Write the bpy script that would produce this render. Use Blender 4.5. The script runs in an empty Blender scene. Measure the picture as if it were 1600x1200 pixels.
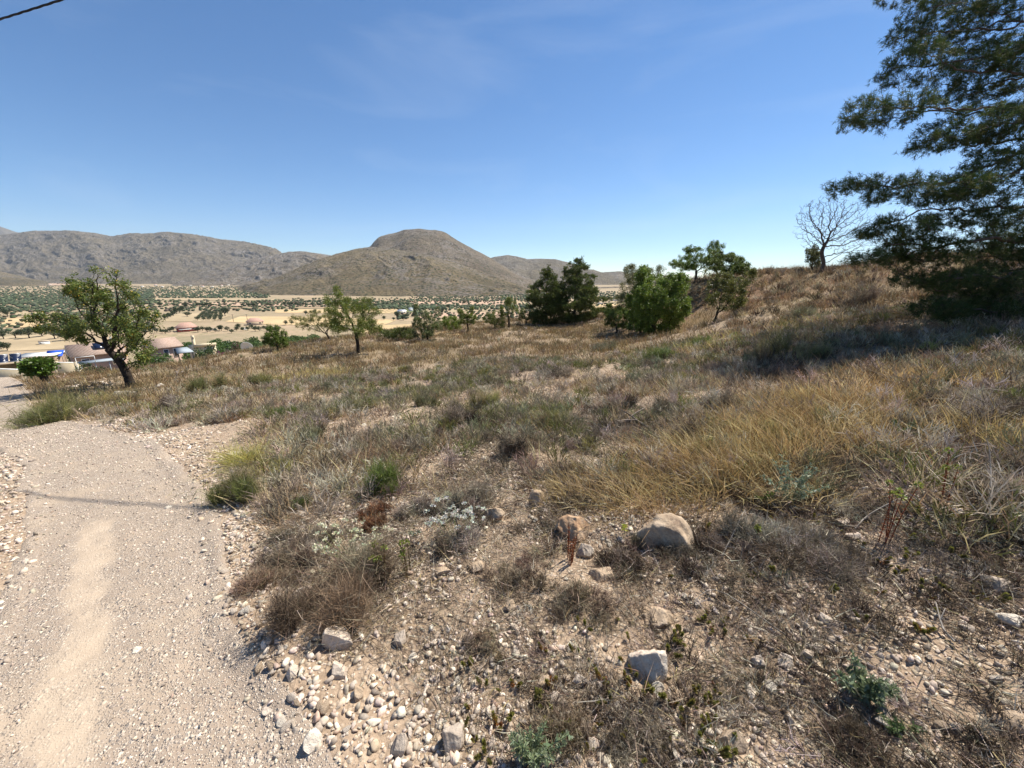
import bpy, math, numpy as np
from mathutils import Vector
S = bpy.context.scene
COL = S.collection
R = math.radians
# ---------------------------------------------------------------- camera
PITCH = R(15.4); F = 603.0
CAMZ = 1.6
cam = bpy.data.objects.new('camera', bpy.data.cameras.new('camera'))
COL.objects.link(cam); S.camera = cam
cam.location = (0, 0, CAMZ); cam.rotation_euler = (R(90) - PITCH, 0, 0)
cam.data.sensor_width = 36; cam.data.lens = 36 * F / 1600
cam.data.clip_start = 0.05; cam.data.clip_end = 40000
# ---------------------------------------------------------------- light
SUN_EL = R(57); SUN_AZ = math.atan2(.80, .60)        # azimuth from +Y towards +X
w = bpy.data.worlds.new('World'); S.world = w; w.use_nodes = True
nt = w.node_tree; bg = nt.nodes['Background']
sky = nt.nodes.new('ShaderNodeTexSky'); sky.sky_type = 'NISHITA'; sky.sun_disc = False
sky.sun_elevation = SUN_EL; sky.sun_rotation = SUN_AZ
sky.altitude = 1800; sky.air_density = 1.0; sky.dust_density = 0.0; sky.ozone_density = 3.5
tc = nt.nodes.new('ShaderNodeTexCoord'); mp = nt.nodes.new('ShaderNodeMapping')
mp.inputs['Scale'].default_value = (1.2, 1.6, 5.0); mp.inputs['Rotation'].default_value = (.25, .1, .5)
nt.links.new(tc.outputs['Generated'], mp.inputs[0])
cn = nt.nodes.new('ShaderNodeTexNoise'); cn.inputs['Scale'].default_value = 1.7; cn.inputs['Detail'].default_value = 6
cn.inputs['Roughness'].default_value = .55; cn.inputs['Distortion'].default_value = .6
nt.links.new(mp.outputs[0], cn.inputs['Vector'])
cr = nt.nodes.new('ShaderNodeMapRange'); cr.inputs[1].default_value = .52; cr.inputs[2].default_value = .85
cr.inputs[3].default_value = 0; cr.inputs[4].default_value = .17
nt.links.new(cn.outputs[0], cr.inputs[0])
cmix = nt.nodes.new('ShaderNodeMixRGB'); cmix.inputs[2].default_value = (5.5, 6.2, 7.2, 1)
nt.links.new(cr.outputs[0], cmix.inputs[0]); hs = nt.nodes.new('ShaderNodeHueSaturation'); hs.inputs['Saturation'].default_value = 1.2; nt.links.new(sky.outputs[0], hs.inputs['Color']); nt.links.new(hs.outputs[0], cmix.inputs[1])
nt.links.new(cmix.outputs[0], bg.inputs[0]); bg.inputs[1].default_value = .081
sl = bpy.data.lights.new('sun', 'SUN'); sl.energy = 5.0; sl.angle = R(.53); sl.color = (1, .94, .83)
so = bpy.data.objects.new('sun', sl); COL.objects.link(so)
SD = np.array([math.cos(SUN_EL) * math.sin(SUN_AZ), math.cos(SUN_EL) * math.cos(SUN_AZ), math.sin(SUN_EL)])
so.rotation_euler = Vector(SD).to_track_quat('Z', 'Y').to_euler(); so.location = (20, 10, 40)
S.view_settings.view_transform = 'Standard'; S.view_settings.look = 'None'
S.view_settings.exposure = 0.85; S.view_settings.gamma = 1
try:
    S.cycles.max_bounces = 6; S.cycles.diffuse_bounces = 3; S.cycles.transparent_max_bounces = 6; S.cycles.volume_bounces = 0
except Exception: pass

# ---------------------------------------------------------------- helpers
rng = np.random.default_rng(7)
def hsh(ix, iy, seed):
    n = (ix.astype(np.int64) * 374761393 + iy.astype(np.int64) * 668265263 + seed * 1274126177) & 0xffffffff
    n = ((n ^ (n >> 13)) * 1274126177) & 0xffffffff
    return ((n ^ (n >> 16)) & 0xffff) / 65535.0
def vn(x, y, seed=0):
    x = np.asarray(x, float); y = np.asarray(y, float)
    ix = np.floor(x); iy = np.floor(y); fx = x - ix; fy = y - iy
    fx = fx * fx * (3 - 2 * fx); fy = fy * fy * (3 - 2 * fy)
    a = hsh(ix, iy, seed); b = hsh(ix + 1, iy, seed); c = hsh(ix, iy + 1, seed); d = hsh(ix + 1, iy + 1, seed)
    return a + (b - a) * fx + (c - a) * fy + (a - b - c + d) * fx * fy
def fbm(x, y, sc, octv=4, seed=0, gain=.5):
    s = 0; a = 1; t = 0
    for k in range(octv):
        s = s + a * vn(x / sc * 2 ** k + 17.3 * k, y / sc * 2 ** k - 9.1 * k, seed + k); t += a; a *= gain
    return s / t
def ridged(x, y, sc, octv=4, seed=0):
    s = 0; a = 1; t = 0
    for k in range(octv):
        s = s + a * (1 - np.abs(2 * vn(x / sc * 2 ** k + 5.3 * k, y / sc * 2 ** k + 3.7 * k, seed + k) - 1)); t += a; a *= .5
    return s / t
def sst(x, a, b):
    t = np.clip((x - a) / (b - a), 0, 1); return t * t * (3 - 2 * t)

def tag(o, label=None, cat=None, group=None, kind=None):
    if label: o['label'] = label
    if cat: o['category'] = cat
    if group: o['group'] = group
    if kind: o['kind'] = kind
    return o
def mkobj(name, me, mat=None, parent=None, loc=None):
    o = bpy.data.objects.new(name, me); COL.objects.link(o)
    if mat is not None and me is not None and not me.materials: me.materials.append(mat)
    if parent is not None: o.parent = parent
    if loc is not None: o.location = loc
    return o
def empty(name, loc=(0, 0, 0), rz=0, sc=1):
    o = bpy.data.objects.new(name, None); COL.objects.link(o); o.location = loc
    o.rotation_euler = (0, 0, rz); o.scale = (sc, sc, sc); o.empty_display_size = .1
    return o
def mesh(name, V, faces, mat=None, col=None, smooth=False):
    """faces: list of int arrays (n,k)"""
    me = bpy.data.meshes.new(name)
    V = np.asarray(V, np.float32).reshape(-1, 3)
    faces = [np.asarray(f, np.int32) for f in faces if len(f)]
    me.vertices.add(len(V)); me.vertices.foreach_set('co', V.ravel())
    idx = np.concatenate([f.ravel() for f in faces]); cnt = np.concatenate([np.full(len(f), f.shape[1], np.int32) for f in faces])
    st = np.concatenate([[0], np.cumsum(cnt)[:-1]]).astype(np.int32)
    me.loops.add(len(idx)); me.loops.foreach_set('vertex_index', idx)
    me.polygons.add(len(cnt)); me.polygons.foreach_set('loop_start', st)
    if smooth: me.polygons.foreach_set('use_smooth', np.ones(len(cnt), bool))
    me.update(calc_edges=True)
    if col is not None:
        c = np.ones((len(V), 4), np.float32); c[:, :3] = np.asarray(col).reshape(-1, 3)
        a = me.color_attributes.new('Col', 'FLOAT_COLOR', 'POINT'); a.data.foreach_set('color', c.ravel())
    if mat is not None: me.materials.append(mat)
    return me
class Acc:
    """collects geometry for one mesh"""
    def __init__(s): s.V = []; s.F = {}; s.C = []; s.n = 0
    def add(s, V, F, C=None):
        V = np.asarray(V, float).reshape(-1, 3); s.V.append(V)
        for f in (F if isinstance(F, (list, tuple)) else [F]):
            f = np.asarray(f); s.F.setdefault(f.shape[1], []).append(f + s.n)
        if C is not None: s.C.append(np.broadcast_to(np.asarray(C, float), V.shape).copy())
        s.n += len(V)
    def me(s, name, mat, smooth=False):
        return mesh(name, np.concatenate(s.V), [np.concatenate(f) for f in s.F.values()], mat,
                    np.concatenate(s.C) if s.C else None, smooth)
BOXF = np.array([[0, 3, 2, 1], [4, 5, 6, 7], [0, 1, 5, 4], [1, 2, 6, 5], [2, 3, 7, 6], [3, 0, 4, 7]])
def box(acc, c, s, rz=0, C=None):
    v = np.array([[-1, -1, -1], [1, -1, -1], [1, 1, -1], [-1, 1, -1], [-1, -1, 1], [1, -1, 1], [1, 1, 1], [-1, 1, 1]]) * np.array(s) / 2
    cz, sz = math.cos(rz), math.sin(rz)
    v = np.stack([v[:, 0] * cz - v[:, 1] * sz, v[:, 0] * sz + v[:, 1] * cz, v[:, 2]], 1) + np.array(c)
    acc.add(v, BOXF, C)
def nrm(a): return a / np.maximum(np.linalg.norm(a, axis=-1, keepdims=True), 1e-9)
def rdir(n, r=None, up=0):
    r = r or rng; v = r.normal(size=(n, 3)); v[:, 2] += up; return nrm(v)

# ---------------------------------------------------------------- materials
def mat_new(name):
    m = bpy.data.materials.new(name); m.use_nodes = True
    b = m.node_tree.nodes['Principled BSDF']; b.inputs['Specular IOR Level'].default_value = .2
    return m, m.node_tree, b
def N(nt, t, **kw):
    n = nt.nodes.new(t)
    for k, v in kw.items(): n.inputs[k].default_value = v
    return n
def ramp(nt, fac, stops):
    r = nt.nodes.new('ShaderNodeValToRGB'); e = r.color_ramp.elements
    while len(e) < len(stops): e.new(.5)
    for i, (p, c) in enumerate(stops): e[i].position = p; e[i].color = (*c, 1)
    nt.links.new(fac, r.inputs[0]); return r.outputs[0]
def bump(nt, b, h, strength, dist):
    n = N(nt, 'ShaderNodeBump', Strength=strength, Distance=dist)
    nt.links.new(h, n.inputs['Height']); nt.links.new(n.outputs[0], b.inputs['Normal']); return n
def mixc(nt, f, a, b, mode='MIX'):
    n = nt.nodes.new('ShaderNodeMixRGB'); n.blend_type = mode
    for s, v in ((0, f), (1, a), (2, b)):
        if hasattr(v, 'links'): nt.links.new(v, n.inputs[s])
        else: n.inputs[s].default_value = v if s == 0 else (*v, 1)
    return n.outputs[0]
def mth(nt, op, a, b=0.0):
    n = nt.nodes.new('ShaderNodeMath'); n.operation = op
    for i, v in enumerate((a, b)):
        if hasattr(v, 'links'): nt.links.new(v, n.inputs[i])
        else: n.inputs[i].default_value = v
    return n.outputs[0]
def objcoord(nt):
    return nt.nodes.new('ShaderNodeTexCoord').outputs['Object']
def geo(nt): return nt.nodes.new('ShaderNodeNewGeometry').outputs['Position']
def noise(nt, vec, sc, det=4, rough=.6):
    n = N(nt, 'ShaderNodeTexNoise', Scale=sc, Detail=det, Roughness=rough); nt.links.new(vec, n.inputs['Vector']); return n.outputs[0]
def voro(nt, vec, sc, out='Distance', feat='F1'):
    n = N(nt, 'ShaderNodeTexVoronoi', Scale=sc); n.feature = feat; nt.links.new(vec, n.inputs['Vector']); return n.outputs[out]
def m_simple(name, c, rough=.8, var=.25, sc=6, spec=.2, metal=0, bmp=0):
    m, nt, b = mat_new(name)
    g = objcoord(nt); n = noise(nt, g, sc, 5)
    f = ramp(nt, n, [(.3, tuple(x * (1 - var) for x in c)), (.7, tuple(min(1, x * (1 + var)) for x in c))])
    nt.links.new(f, b.inputs['Base Color']); b.inputs['Roughness'].default_value = rough
    b.inputs['Specular IOR Level'].default_value = spec; b.inputs['Metallic'].default_value = metal
    if bmp: bump(nt, b, noise(nt, g, sc * 4, 5), .6, bmp)
    return m
def m_leaf(name, trans=.35, rough=.6, spec=.15, tint=(1, 1, 1)):
    """attribute coloured thin vegetation: diffuse + translucent"""
    m = bpy.data.materials.new(name); m.use_nodes = True; nt = m.node_tree; b = nt.nodes['Principled BSDF']
    a = nt.nodes.new('ShaderNodeAttribute'); a.attribute_name = 'Col'
    b.inputs['Roughness'].default_value = rough; b.inputs['Specular IOR Level'].default_value = spec
    c = mixc(nt, 1.0, a.outputs['Color'], tint, 'MULTIPLY')
    nt.links.new(c, b.inputs['Base Color'])
    t = nt.nodes.new('ShaderNodeBsdfTranslucent'); nt.links.new(c, t.inputs[0])
    mx = nt.nodes.new('ShaderNodeMixShader'); mx.inputs[0].default_value = trans
    nt.links.new(b.outputs[0], mx.inputs[1]); nt.links.new(t.outputs[0], mx.inputs[2])
    nt.links.new(mx.outputs[0], nt.nodes['Material Output'].inputs[0]); return m
M_GRASS = m_leaf('dry_grass', .30, .7, .15); M_LEAF = m_leaf('leaves', .35, .45, .35); M_NEEDLE = m_leaf('needles', .28, .55, .2)
M_TWIG = m_leaf('twigs', .15, .85, .1)
M_BARK = m_simple('bark_dark', (.038, .030, .024), .9, .45, 9, .1, bmp=.01)
M_BARKG = m_simple('bark_grey', (.10, .08, .065), .9, .4, 9, .1, bmp=.01)
M_PBARK = m_simple('pine_bark', (.11, .085, .068), .9, .4, 12, .1, bmp=.01)

# ---------------------------------------------------------------- terrain
cp, sp = math.cos(PITCH), math.sin(PITCH)
def ray(px, py):
    v = (600 - py) / F
    return np.array([(px - 800) / F, cp + v * sp, -sp + v * cp])
def P(px, py, t):
    return np.array([0, 0, CAMZ]) + ray(px, py) * t
CTRL = [(0, 0, 0), (2, 0, .1), (-2, 0, -.08), (0, 2, -.06), (2, 2, .12), (-2, 2, -.2), (-4, 1, -.35), (-6.3, 5.4, -.9), (-8, 1.5, -.8),
 (0, 4, -.3), (0, -6, .4), (6, -6, 1), (-8, -6, -.3), (-20, -6, -1.6), (20, -6, 3),
 tuple(P(800, 640, 7)), tuple(P(800, 560, 16.5)), tuple(P(800, 520, 31)), (-2, 40, -3.0), (4.6, 41, -3.0), (-10, 40, -3.3),
 tuple(P(560, 550, 24)), tuple(P(400, 600, 13.6)), tuple(P(330, 560, 24)), (-15.8, 15.4, -2.8), tuple(P(440, 535, 30)),
 tuple(P(30, 600, 20)), tuple(P(0, 650, 12)), (-14, 3, -1.7), (-25, 5, -3.0), (-40, 10, -4.5),
 tuple(P(1000, 560, 13)), tuple(P(1050, 525, 22)), tuple(P(1100, 600, 7.5)), tuple(P(1100, 540, 12)), tuple(P(1200, 480, 16)),
 tuple(P(1200, 540, 9)), tuple(P(1200, 430, 22.5)), tuple(P(1135, 435, 26)), tuple(P(1300, 423, 22)), tuple(P(1400, 408, 16)), tuple(P(1500, 470, 10)),
 tuple(P(1500, 560, 6)), tuple(P(1600, 520, 7)), tuple(P(1600, 640, 3.6)), tuple(P(1600, 800, 2.2)), tuple(P(1400, 700, 3.2)),
 tuple(P(1200, 700, 3.6)), tuple(P(1080, 440, 29)), tuple(P(1130, 500, 19.5)), (17.5, 33, 1.5), (20, 26, 1.9), (24, 20, 2.3), (30, 30, 1.9), (22, 40, 1.4), (30, 10, 3), (14, 8, 1.35), (20, 4, 2.4), (13, 44, -1.5), (7, 33, -2.6), (10.8, 31, -1.2)]
CTRL = np.array(CTRL, float)
def _k(r): return r
def _rbf():
    X = CTRL[:, :2]; n = len(X); D = np.linalg.norm(X[:, None] - X[None], axis=2)
    A = np.zeros((n + 3, n + 3)); A[:n, :n] = np.sqrt(D * D + .6 ** 2) + np.eye(n) * -.02; A[:n, n] = 1; A[:n, n + 1:] = X; A[n, :n] = 1; A[n + 1:, :n] = X.T
    b = np.zeros(n + 3); b[:n] = CTRL[:, 2]; return np.linalg.solve(A, b)
RW = _rbf()
def hnear(x, y):
    s = RW[-3] + RW[-2] * x + RW[-1] * y
    for i in range(len(CTRL)):
        s = s + RW[i] * np.sqrt((x - CTRL[i, 0]) ** 2 + (y - CTRL[i, 1]) ** 2 + .36)
    return s
PLAIN = -30.0
def hmacro(x, y):
    x = np.asarray(x, float); y = np.asarray(y, float)
    r = np.hypot(x, y); az = np.degrees(np.arctan2(x, np.maximum(y, 1e-6) if False else y))
    # outline of the terrace edge by azimuth
    re = np.interp(az, [-180, -75, -56, -48, -38, -28, -15, 0, 12, 20, 24, 30, 90, 180], [40, 32, 34, 29, 30, 34, 40, 46, 46, 44, 60, 80, 90, 60])
    wd = np.interp(az, [-180, -56, -46, -30, 0, 22, 180], [40, 42, 22, 14, 16, 30, 60])
    d1 = np.interp(az, [-180, -30, 20, 30, 180], [6.2, 6.2, 6.2, 4.5, 2])
    k = np.minimum(1, (re + 2) / np.maximum(r, 1e-3))
    hn = hnear(x * k, y * k)
    far = hn - d1 * sst(r, re, re + wd)
    g = np.clip((r - re - wd * .8) / (260 - wd), 0, 1)
    g = 1 - (1 - g) ** 1.5
    far = far + (PLAIN - far) * g
    return far
# path centre line (world)
H0 = hmacro
def _at(px, py, f, tmax=6000):
    d = ray(px, py); t = np.geomspace(.5, tmax, 1400)
    X = d[0] * t; Y = d[1] * t; Z = CAMZ + d[2] * t; h = f(X, Y)
    i = np.argmax(Z < h)
    if i == 0 and not Z[0] < h[0]: return None
    if i == 0: i = 1
    a = (Z[i - 1] - h[i - 1]); b = (h[i] - Z[i]); u = a / (a + b + 1e-12)
    tt = t[i - 1] + (t[i] - t[i - 1]) * u
    return np.array([d[0] * tt, d[1] * tt, CAMZ + d[2] * tt]), tt
PATHPX = [(195, 1195), (185, 1000), (188, 850), (172, 755), (135, 705), (75, 682), (2, 658), (-8, 634), (2, 610), (-14, 594)]
pc = [_at(x, y, H0)[0][:2] for x, y in PATHPX]
pc = [pc[0] + (pc[0] - pc[1]) * 5, pc[0] + (pc[0] - pc[1]) * 1.5] + pc + [pc[-1] + (pc[-1] - pc[-2]) * 2]
def catmull(p, n=24):
    p = [2 * p[0] - p[1]] + list(p) + [2 * p[-1] - p[-2]]; o = []
    for i in range(1, len(p) - 2):
        for t in np.linspace(0, 1, n, endpoint=False):
            o.append(.5 * (2 * p[i] + (p[i + 1] - p[i - 1]) * t + (2 * p[i - 1] - 5 * p[i] + 4 * p[i + 1] - p[i + 2]) * t * t + (3 * p[i] - p[i - 1] - 3 * p[i + 1] + p[i + 2]) * t ** 3))
    o.append(p[-2]); return np.array(o)
PL = catmull(pc)
RUTPX = [(150, 815), (138, 900), (122, 1000), (105, 1100), (92, 1200)]
RL = np.array([_at(x, y, H0)[0][:2] for x, y in RUTPX]); RL = np.vstack([RL, RL[-1] + (RL[-1] - RL[-2]) * 2])
def dline(x, y, L):
    x = np.asarray(x, float); y = np.asarray(y, float); best = np.full(x.shape, 1e9)
    for a, b in zip(L[:-1], L[1:]):
        ab = b - a; t = np.clip(((x - a[0]) * ab[0] + (y - a[1]) * ab[1]) / (ab @ ab), 0, 1)
        best = np.minimum(best, np.hypot(x - a[0] - t * ab[0], y - a[1] - t * ab[1]))
    return best
def pathw(x, y): return .46 + .030 * np.clip(np.hypot(x, y) - 2, 0, 5) + .01 * np.clip(np.hypot(x, y) - 7, 0, 14) + .22 * (fbm(x, y, .8, 3, 77) - .5)
def pathm(x, y):
    """1 in the middle of the path, 0 at its edge, negative outside"""
    x = np.asarray(x, float); y = np.asarray(y, float); out = np.full(x.shape, -9.)
    near = (np.hypot(x, y) < 90) & (x < 3)
    if near.any():
        xs, ys = x[near], y[near]; out[near] = 1 - dline(xs, ys, PL[::3]) / pathw(xs, ys)
    return out
def H(x, y):
    x = np.asarray(x, float); y = np.asarray(y, float)
    h = hmacro(x, y); r = np.hypot(x, y)
    pm = pathm(x, y); k = 1 - .85 * sst(pm, -.25, .15); f1 = 1 - sst(r, 60, 160)
    h = h + f1 * ((fbm(x, y, 3.2, 3, 5) - .5) * .34 * k * sst(r, 1, 8) + (fbm(x, y, .5, 4, 9) - .5) * .10 * k + (fbm(x, y, .07, 2, 19) - .5) * .018 * (1 - sst(r, 5, 12)))
    h = h - .05 * sst(pm, -.15, .25) * f1
    return h
def at(px, py): return _at(px, py, H)
def atp(px, py):
    p, t = at(px, py); return p
# ---------------------------------------------------------------- ground material
def m_ground():
    m, nt, b = mat_new('stony_soil'); g = geo(nt)
    n1 = noise(nt, g, .9, 5); n2 = noise(nt, g, 7, 6, .7); n3 = noise(nt, g, 45, 4, .7)
    soil = ramp(nt, n1, [(.3, (.34, .255, .18)), (.5, (.43, .33, .235)), (.72, (.51, .41, .30))])
    lit = ramp(nt, n2, [(.35, (.15, .105, .075)), (.55, (.38, .27, .185)), (.75, (.52, .41, .30))])
    c = mixc(nt, .5, soil, lit)
    vc = voro(nt, g, 38, 'Color'); vd = voro(nt, g, 38, 'Distance')
    stone = ramp(nt, vc, [(0, (.20, .165, .135)), (.3, (.46, .37, .28)), (.6, (.58, .48, .37)), (1, (.66, .59, .49))])
    sm = mth(nt, 'LESS_THAN', vd, .36); c = mixc(nt, mth(nt, 'MULTIPLY', sm, .75), c, stone)
    c = mixc(nt, ramp(nt, n3, [(.35, (.5, .5, .5)), (.6, (0, 0, 0))]), c, (.17, .12, .085))
    # far: the tilled valley floor
    sx = nt.nodes.new('ShaderNodeSeparateXYZ'); nt.links.new(g, sx.inputs[0])
    far = N(nt, 'ShaderNodeMapRange'); nt.links.new(sx.outputs[2], far.inputs[0])
    far.inputs[1].default_value = -7; far.inputs[2].default_value = -13
    f1 = noise(nt, g, .012, 6, .6); fv = voro(nt, g, .011, 'Color')
    fc = ramp(nt, f1, [(.3, (.20, .17, .11)), (.45, (.29, .225, .15)), (.6, (.36, .27, .18)), (.75, (.41, .28, .20))])
    fc = mixc(nt, .35, fc, ramp(nt, fv, [(0, (.17, .165, .09)), (.4, (.33, .25, .16)), (1, (.42, .31, .20))]))
    fc = mixc(nt, ramp(nt, noise(nt, g, .25, 5, .7), [(.5, (0, 0, 0)), (.62, (.55, .55, .55))]), fc, (.14, .15, .07))
    c = mixc(nt, far.outputs[0], c, fc)
    nt.links.new(c, b.inputs['Base Color']); b.inputs['Roughness'].default_value = .95; b.inputs['Specular IOR Level'].default_value = .1
    at_ = nt.nodes.new('ShaderNodeAttribute'); at_.attribute_name = 'Col'; s_ = nt.nodes.new('ShaderNodeSeparateXYZ'); nt.links.new(at_.outputs['Color'], s_.inputs[0])
    c = mixc(nt, s_.outputs[0], c, ramp(nt, n2, [(.3, (.23, .115, .065)), (.6, (.34, .195, .115)), (.8, (.42, .28, .18))])); c = mixc(nt, mth(nt, 'MULTIPLY', s_.outputs[1], ramp(nt, n2, [(.3, (1, 1, 1)), (.75, (.55, .55, .55))])), c, ramp(nt, n3, [(.35, (.12, .088, .05)), (.65, (.26, .20, .115))])); c = mixc(nt, mth(nt, 'MULTIPLY', s_.outputs[2], ramp(nt, n2, [(.35, (.85, .85, .85)), (.6, (.25, .25, .25))])), c, ramp(nt, n3, [(.35, (.06, .042, .03)), (.65, (.20, .15, .105))])); nt.links.new(c, b.inputs['Base Color'])  # last mix: brown litter, darkened further to paint shade between the twigs
    hgt = mth(nt, 'ADD', mth(nt, 'MULTIPLY', ramp(nt, vd, [(0, (1, 1, 1)), (.5, (0, 0, 0))]), .6), mth(nt, 'ADD', n2, mth(nt, 'MULTIPLY', n3, .4)))
    bump(nt, b, hgt, .8, .02); return m
def m_path():
    m, nt, b = mat_new('gravel_path'); g = geo(nt)
    a = nt.nodes.new('ShaderNodeAttribute'); a.attribute_name = 'Col'
    sp_ = nt.nodes.new('ShaderNodeSeparateXYZ'); nt.links.new(a.outputs['Color'], sp_.inputs[0]); rut = sp_.outputs[0]
    cs = None; hs = None
    for i, (sc, th) in enumerate(((120, .42), (52, .42), (24, .33))):
        vc = voro(nt, g, sc, 'Color'); vd = voro(nt, g, sc, 'Distance')
        st = ramp(nt, vc, [(0, (.17, .14, .12)), (.22, (.34, .28, .235)), (.5, (.49, .41, .33)), (.8, (.62, .52, .42)), (1, (.72, .64, .54))])
        mk = mth(nt, 'LESS_THAN', vd, th)
        if i: mk = mth(nt, 'MULTIPLY', mk, mth(nt, 'GREATER_THAN', noise(nt, g, 14 / i, 3), (.47, .54)[i - 1]))
        cs = mixc(nt, mk, (.30, .235, .18) if cs is None else cs, st)
        hh = mth(nt, 'MULTIPLY', ramp(nt, vd, [(0, (1, 1, 1)), (.5, (0, 0, 0))]), mk); hh = mth(nt, 'MULTIPLY', hh, (.35, .6, 1)[i])
        hs = hh if hs is None else mth(nt, 'ADD', hs, hh)
    dust = ramp(nt, noise(nt, g, 9, 5), [(.3, (.41, .32, .235)), (.7, (.49, .39, .29))])
    rutn = mth(nt, 'MULTIPLY', rut, 1.0)
    big = noise(nt, g, 1.4, 4); cs = mixc(nt, ramp(nt, big, [(.48, (0, 0, 0)), (.66, (.55, .55, .55))]), cs, dust)
    c = mixc(nt, rutn, cs, dust)
    nt.links.new(c, b.inputs['Base Color']); b.inputs['Roughness'].default_value = .95; b.inputs['Specular IOR Level'].default_value = .1
    inv = mth(nt, 'SUBTRACT', 1, mth(nt, 'MULTIPLY', rutn, .9))
    bump(nt, b, mth(nt, 'MULTIPLY', hs, inv), 1.0, .018); return m
# ---------------------------------------------------------------- ground sheet
n = 900
u = np.linspace(-1, 1, n)
def axis(c0, lim, a): s = np.arcsinh(lim / a); return c0 + a * np.sinh(u * s)
gx = axis(0, 9000, 2.6); gy = axis(2.0, 9000, 2.6)
X, Y = np.meshgrid(gx, gy); Z = H(X, Y)
V = np.stack([X, Y, Z], 2).reshape(-1, 3)
ii = np.arange(n * n).reshape(n, n)
Fq = np.stack([ii[:-1, :-1], ii[:-1, 1:], ii[1:, 1:], ii[1:, :-1]], 2).reshape(-1, 4)
REDPX = [(1075, 505, 2.2), (1120, 487, 2.4), (1160, 470, 2.6), (1090, 455, 5), (1180, 452, 4), (1230, 443, 3.5), (1060, 480, 3.5), (1300, 440, 2.6), (1200, 475, 1.6), (1030, 515, 1.6), (1140, 560, .7), (1380, 520, .9)]
def redm(x, y):
    r_ = 0
    for px, py, rd in REDPX:
        p = _at(px, py, hmacro)[0]; r_ = np.maximum(r_, np.exp(-((x - p[0]) ** 2 + (y - p[1]) ** 2) / rd ** 2))
    return r_ * sst(fbm(x, y, 1.5, 3, 64) + .25 * r_, .45, .62)
pm_ = pathm(X, Y); r0_ = np.hypot(X, Y)
th_ = sst(r0_, 9, 15) * (1 - sst(r0_, 60, 90)) * sst(-pm_, .1, .4) * (.45 + .55 * sst(fbm(X, Y, 1.5, 3, 61), .62, .50))
lt_ = (1 - sst(r0_, 8, 14)) * sst(-pm_, .45, .9) * sst(fbm(X, Y, .30, 3, 45), .42, .56) * sst(np.degrees(np.arctan2(X, Y)), -36, -30)
rm_ = np.stack([redm(X, Y), th_, lt_], 2).reshape(-1, 3)
tag(mkobj('ground', mesh('ground', V, [Fq], m_ground(), rm_, smooth=True)), kind='structure')
# ---------------------------------------------------------------- path sheet
PLs = catmull(pc, 60); keep = [0]
for i in range(1, len(PLs)):
    if np.linalg.norm(PLs[i] - PLs[keep[-1]]) > .03 + .004 * np.linalg.norm(PLs[i]): keep.append(i)
q = PLs[keep]; tg = nrm(np.gradient(q, axis=0)); sd = np.stack([-tg[:, 1], tg[:, 0]], 1)
us = np.linspace(-1.25, 1.25, 61); w0 = pathw(q[:, 0], q[:, 1])
XY = q[:, None] + sd[:, None] * us[None, :, None] * w0[:, None, None]
x, y = XY[..., 0], XY[..., 1]; r = np.hypot(x, y); pm = pathm(x, y)
lift = (.012 + .0035 * r); z = H(x, y) + lift * sst(pm, -.12, .12) - (lift * .9 + .02) * (1 - sst(pm, -.22, -.02))
rutd = dline(x, y, RL); rut = (1 - sst(rutd + .16 * (fbm(x, y, .22, 4, 31) - .5), .05, .13)) * (.5 + .7 * fbm(x, y, .12, 3, 32)); rut = np.clip(rut, 0, 1) * .8
rut = np.maximum(rut, .0); V = np.stack([x, y, z], 2).reshape(-1, 3); a_, b_ = x.shape; ii = np.arange(a_ * b_).reshape(a_, b_)
Fq = np.stack([ii[:-1, :-1], ii[1:, :-1], ii[1:, 1:], ii[:-1, 1:]], 2).reshape(-1, 4)
tag(mkobj('path', mesh('path', V, [Fq], m_path(), np.repeat(rut.reshape(-1, 1), 3, 1), True)), kind='structure')

# ---------------------------------------------------------------- hills
def m_hill(name, base, dark, pale, bush=.0):
    m, nt, b = mat_new(name); g = geo(nt)
    n1 = noise(nt, g, .006, 8, .65); n2 = noise(nt, g, .045, 8, .78)
    c = ramp(nt, n1, [(.32, dark), (.5, base), (.68, pale)])
    c = mixc(nt, ramp(nt, n2, [(.42, (0, 0, 0)), (.62, (.7, .7, .7))]), c, tuple(v * .62 for v in base))
    # grey limestone outcrops
    at_ = nt.nodes.new('ShaderNodeAttribute'); at_.attribute_name = 'Col'
    s_ = nt.nodes.new('ShaderNodeSeparateXYZ'); nt.links.new(at_.outputs['Color'], s_.inputs[0])
    rk = mth(nt, 'MULTIPLY', s_.outputs[0], ramp(nt, noise(nt, g, .03, 6, .75), [(.42, (0, 0, 0)), (.56, (1, 1, 1))]))
    c = mixc(nt, rk, c, ramp(nt, noise(nt, g, .12, 5, .7), [(.35, (.10, .09, .085)), (.65, (.30, .265, .235))]))
    # scattered dark shrubs
    vd = voro(nt, g, .13, 'Distance'); vm = mth(nt, 'MULTIPLY', mth(nt, 'LESS_THAN', vd, .36), mth(nt, 'GREATER_THAN', noise(nt, g, .011, 4, .6), .40))
    c = mixc(nt, mth(nt, 'MULTIPLY', vm, bush), c, (.06, .062, .035))
    nt.links.new(c, b.inputs['Base Color']); b.inputs['Roughness'].default_value = .95; b.inputs['Specular IOR Level'].default_value = .05
    bump(nt, b, mth(nt, 'ADD', noise(nt, g, .03, 8, .75), mth(nt, 'MULTIPLY', noise(nt, g, .2, 5, .7), .35)), 1.0, 14); return m
HM1 = m_hill('hill_tan', (.185, .145, .085), (.11, .092, .058), (.275, .21, .12), 1.0)
HM2 = m_hill('hill_brown', (.185, .145, .10), (.11, .09, .065), (.25, .195, .13), .95)
HM3 = m_hill('hill_far', (.165, .135, .093), (.11, .09, .065), (.215, .175, .12), .7)
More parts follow.
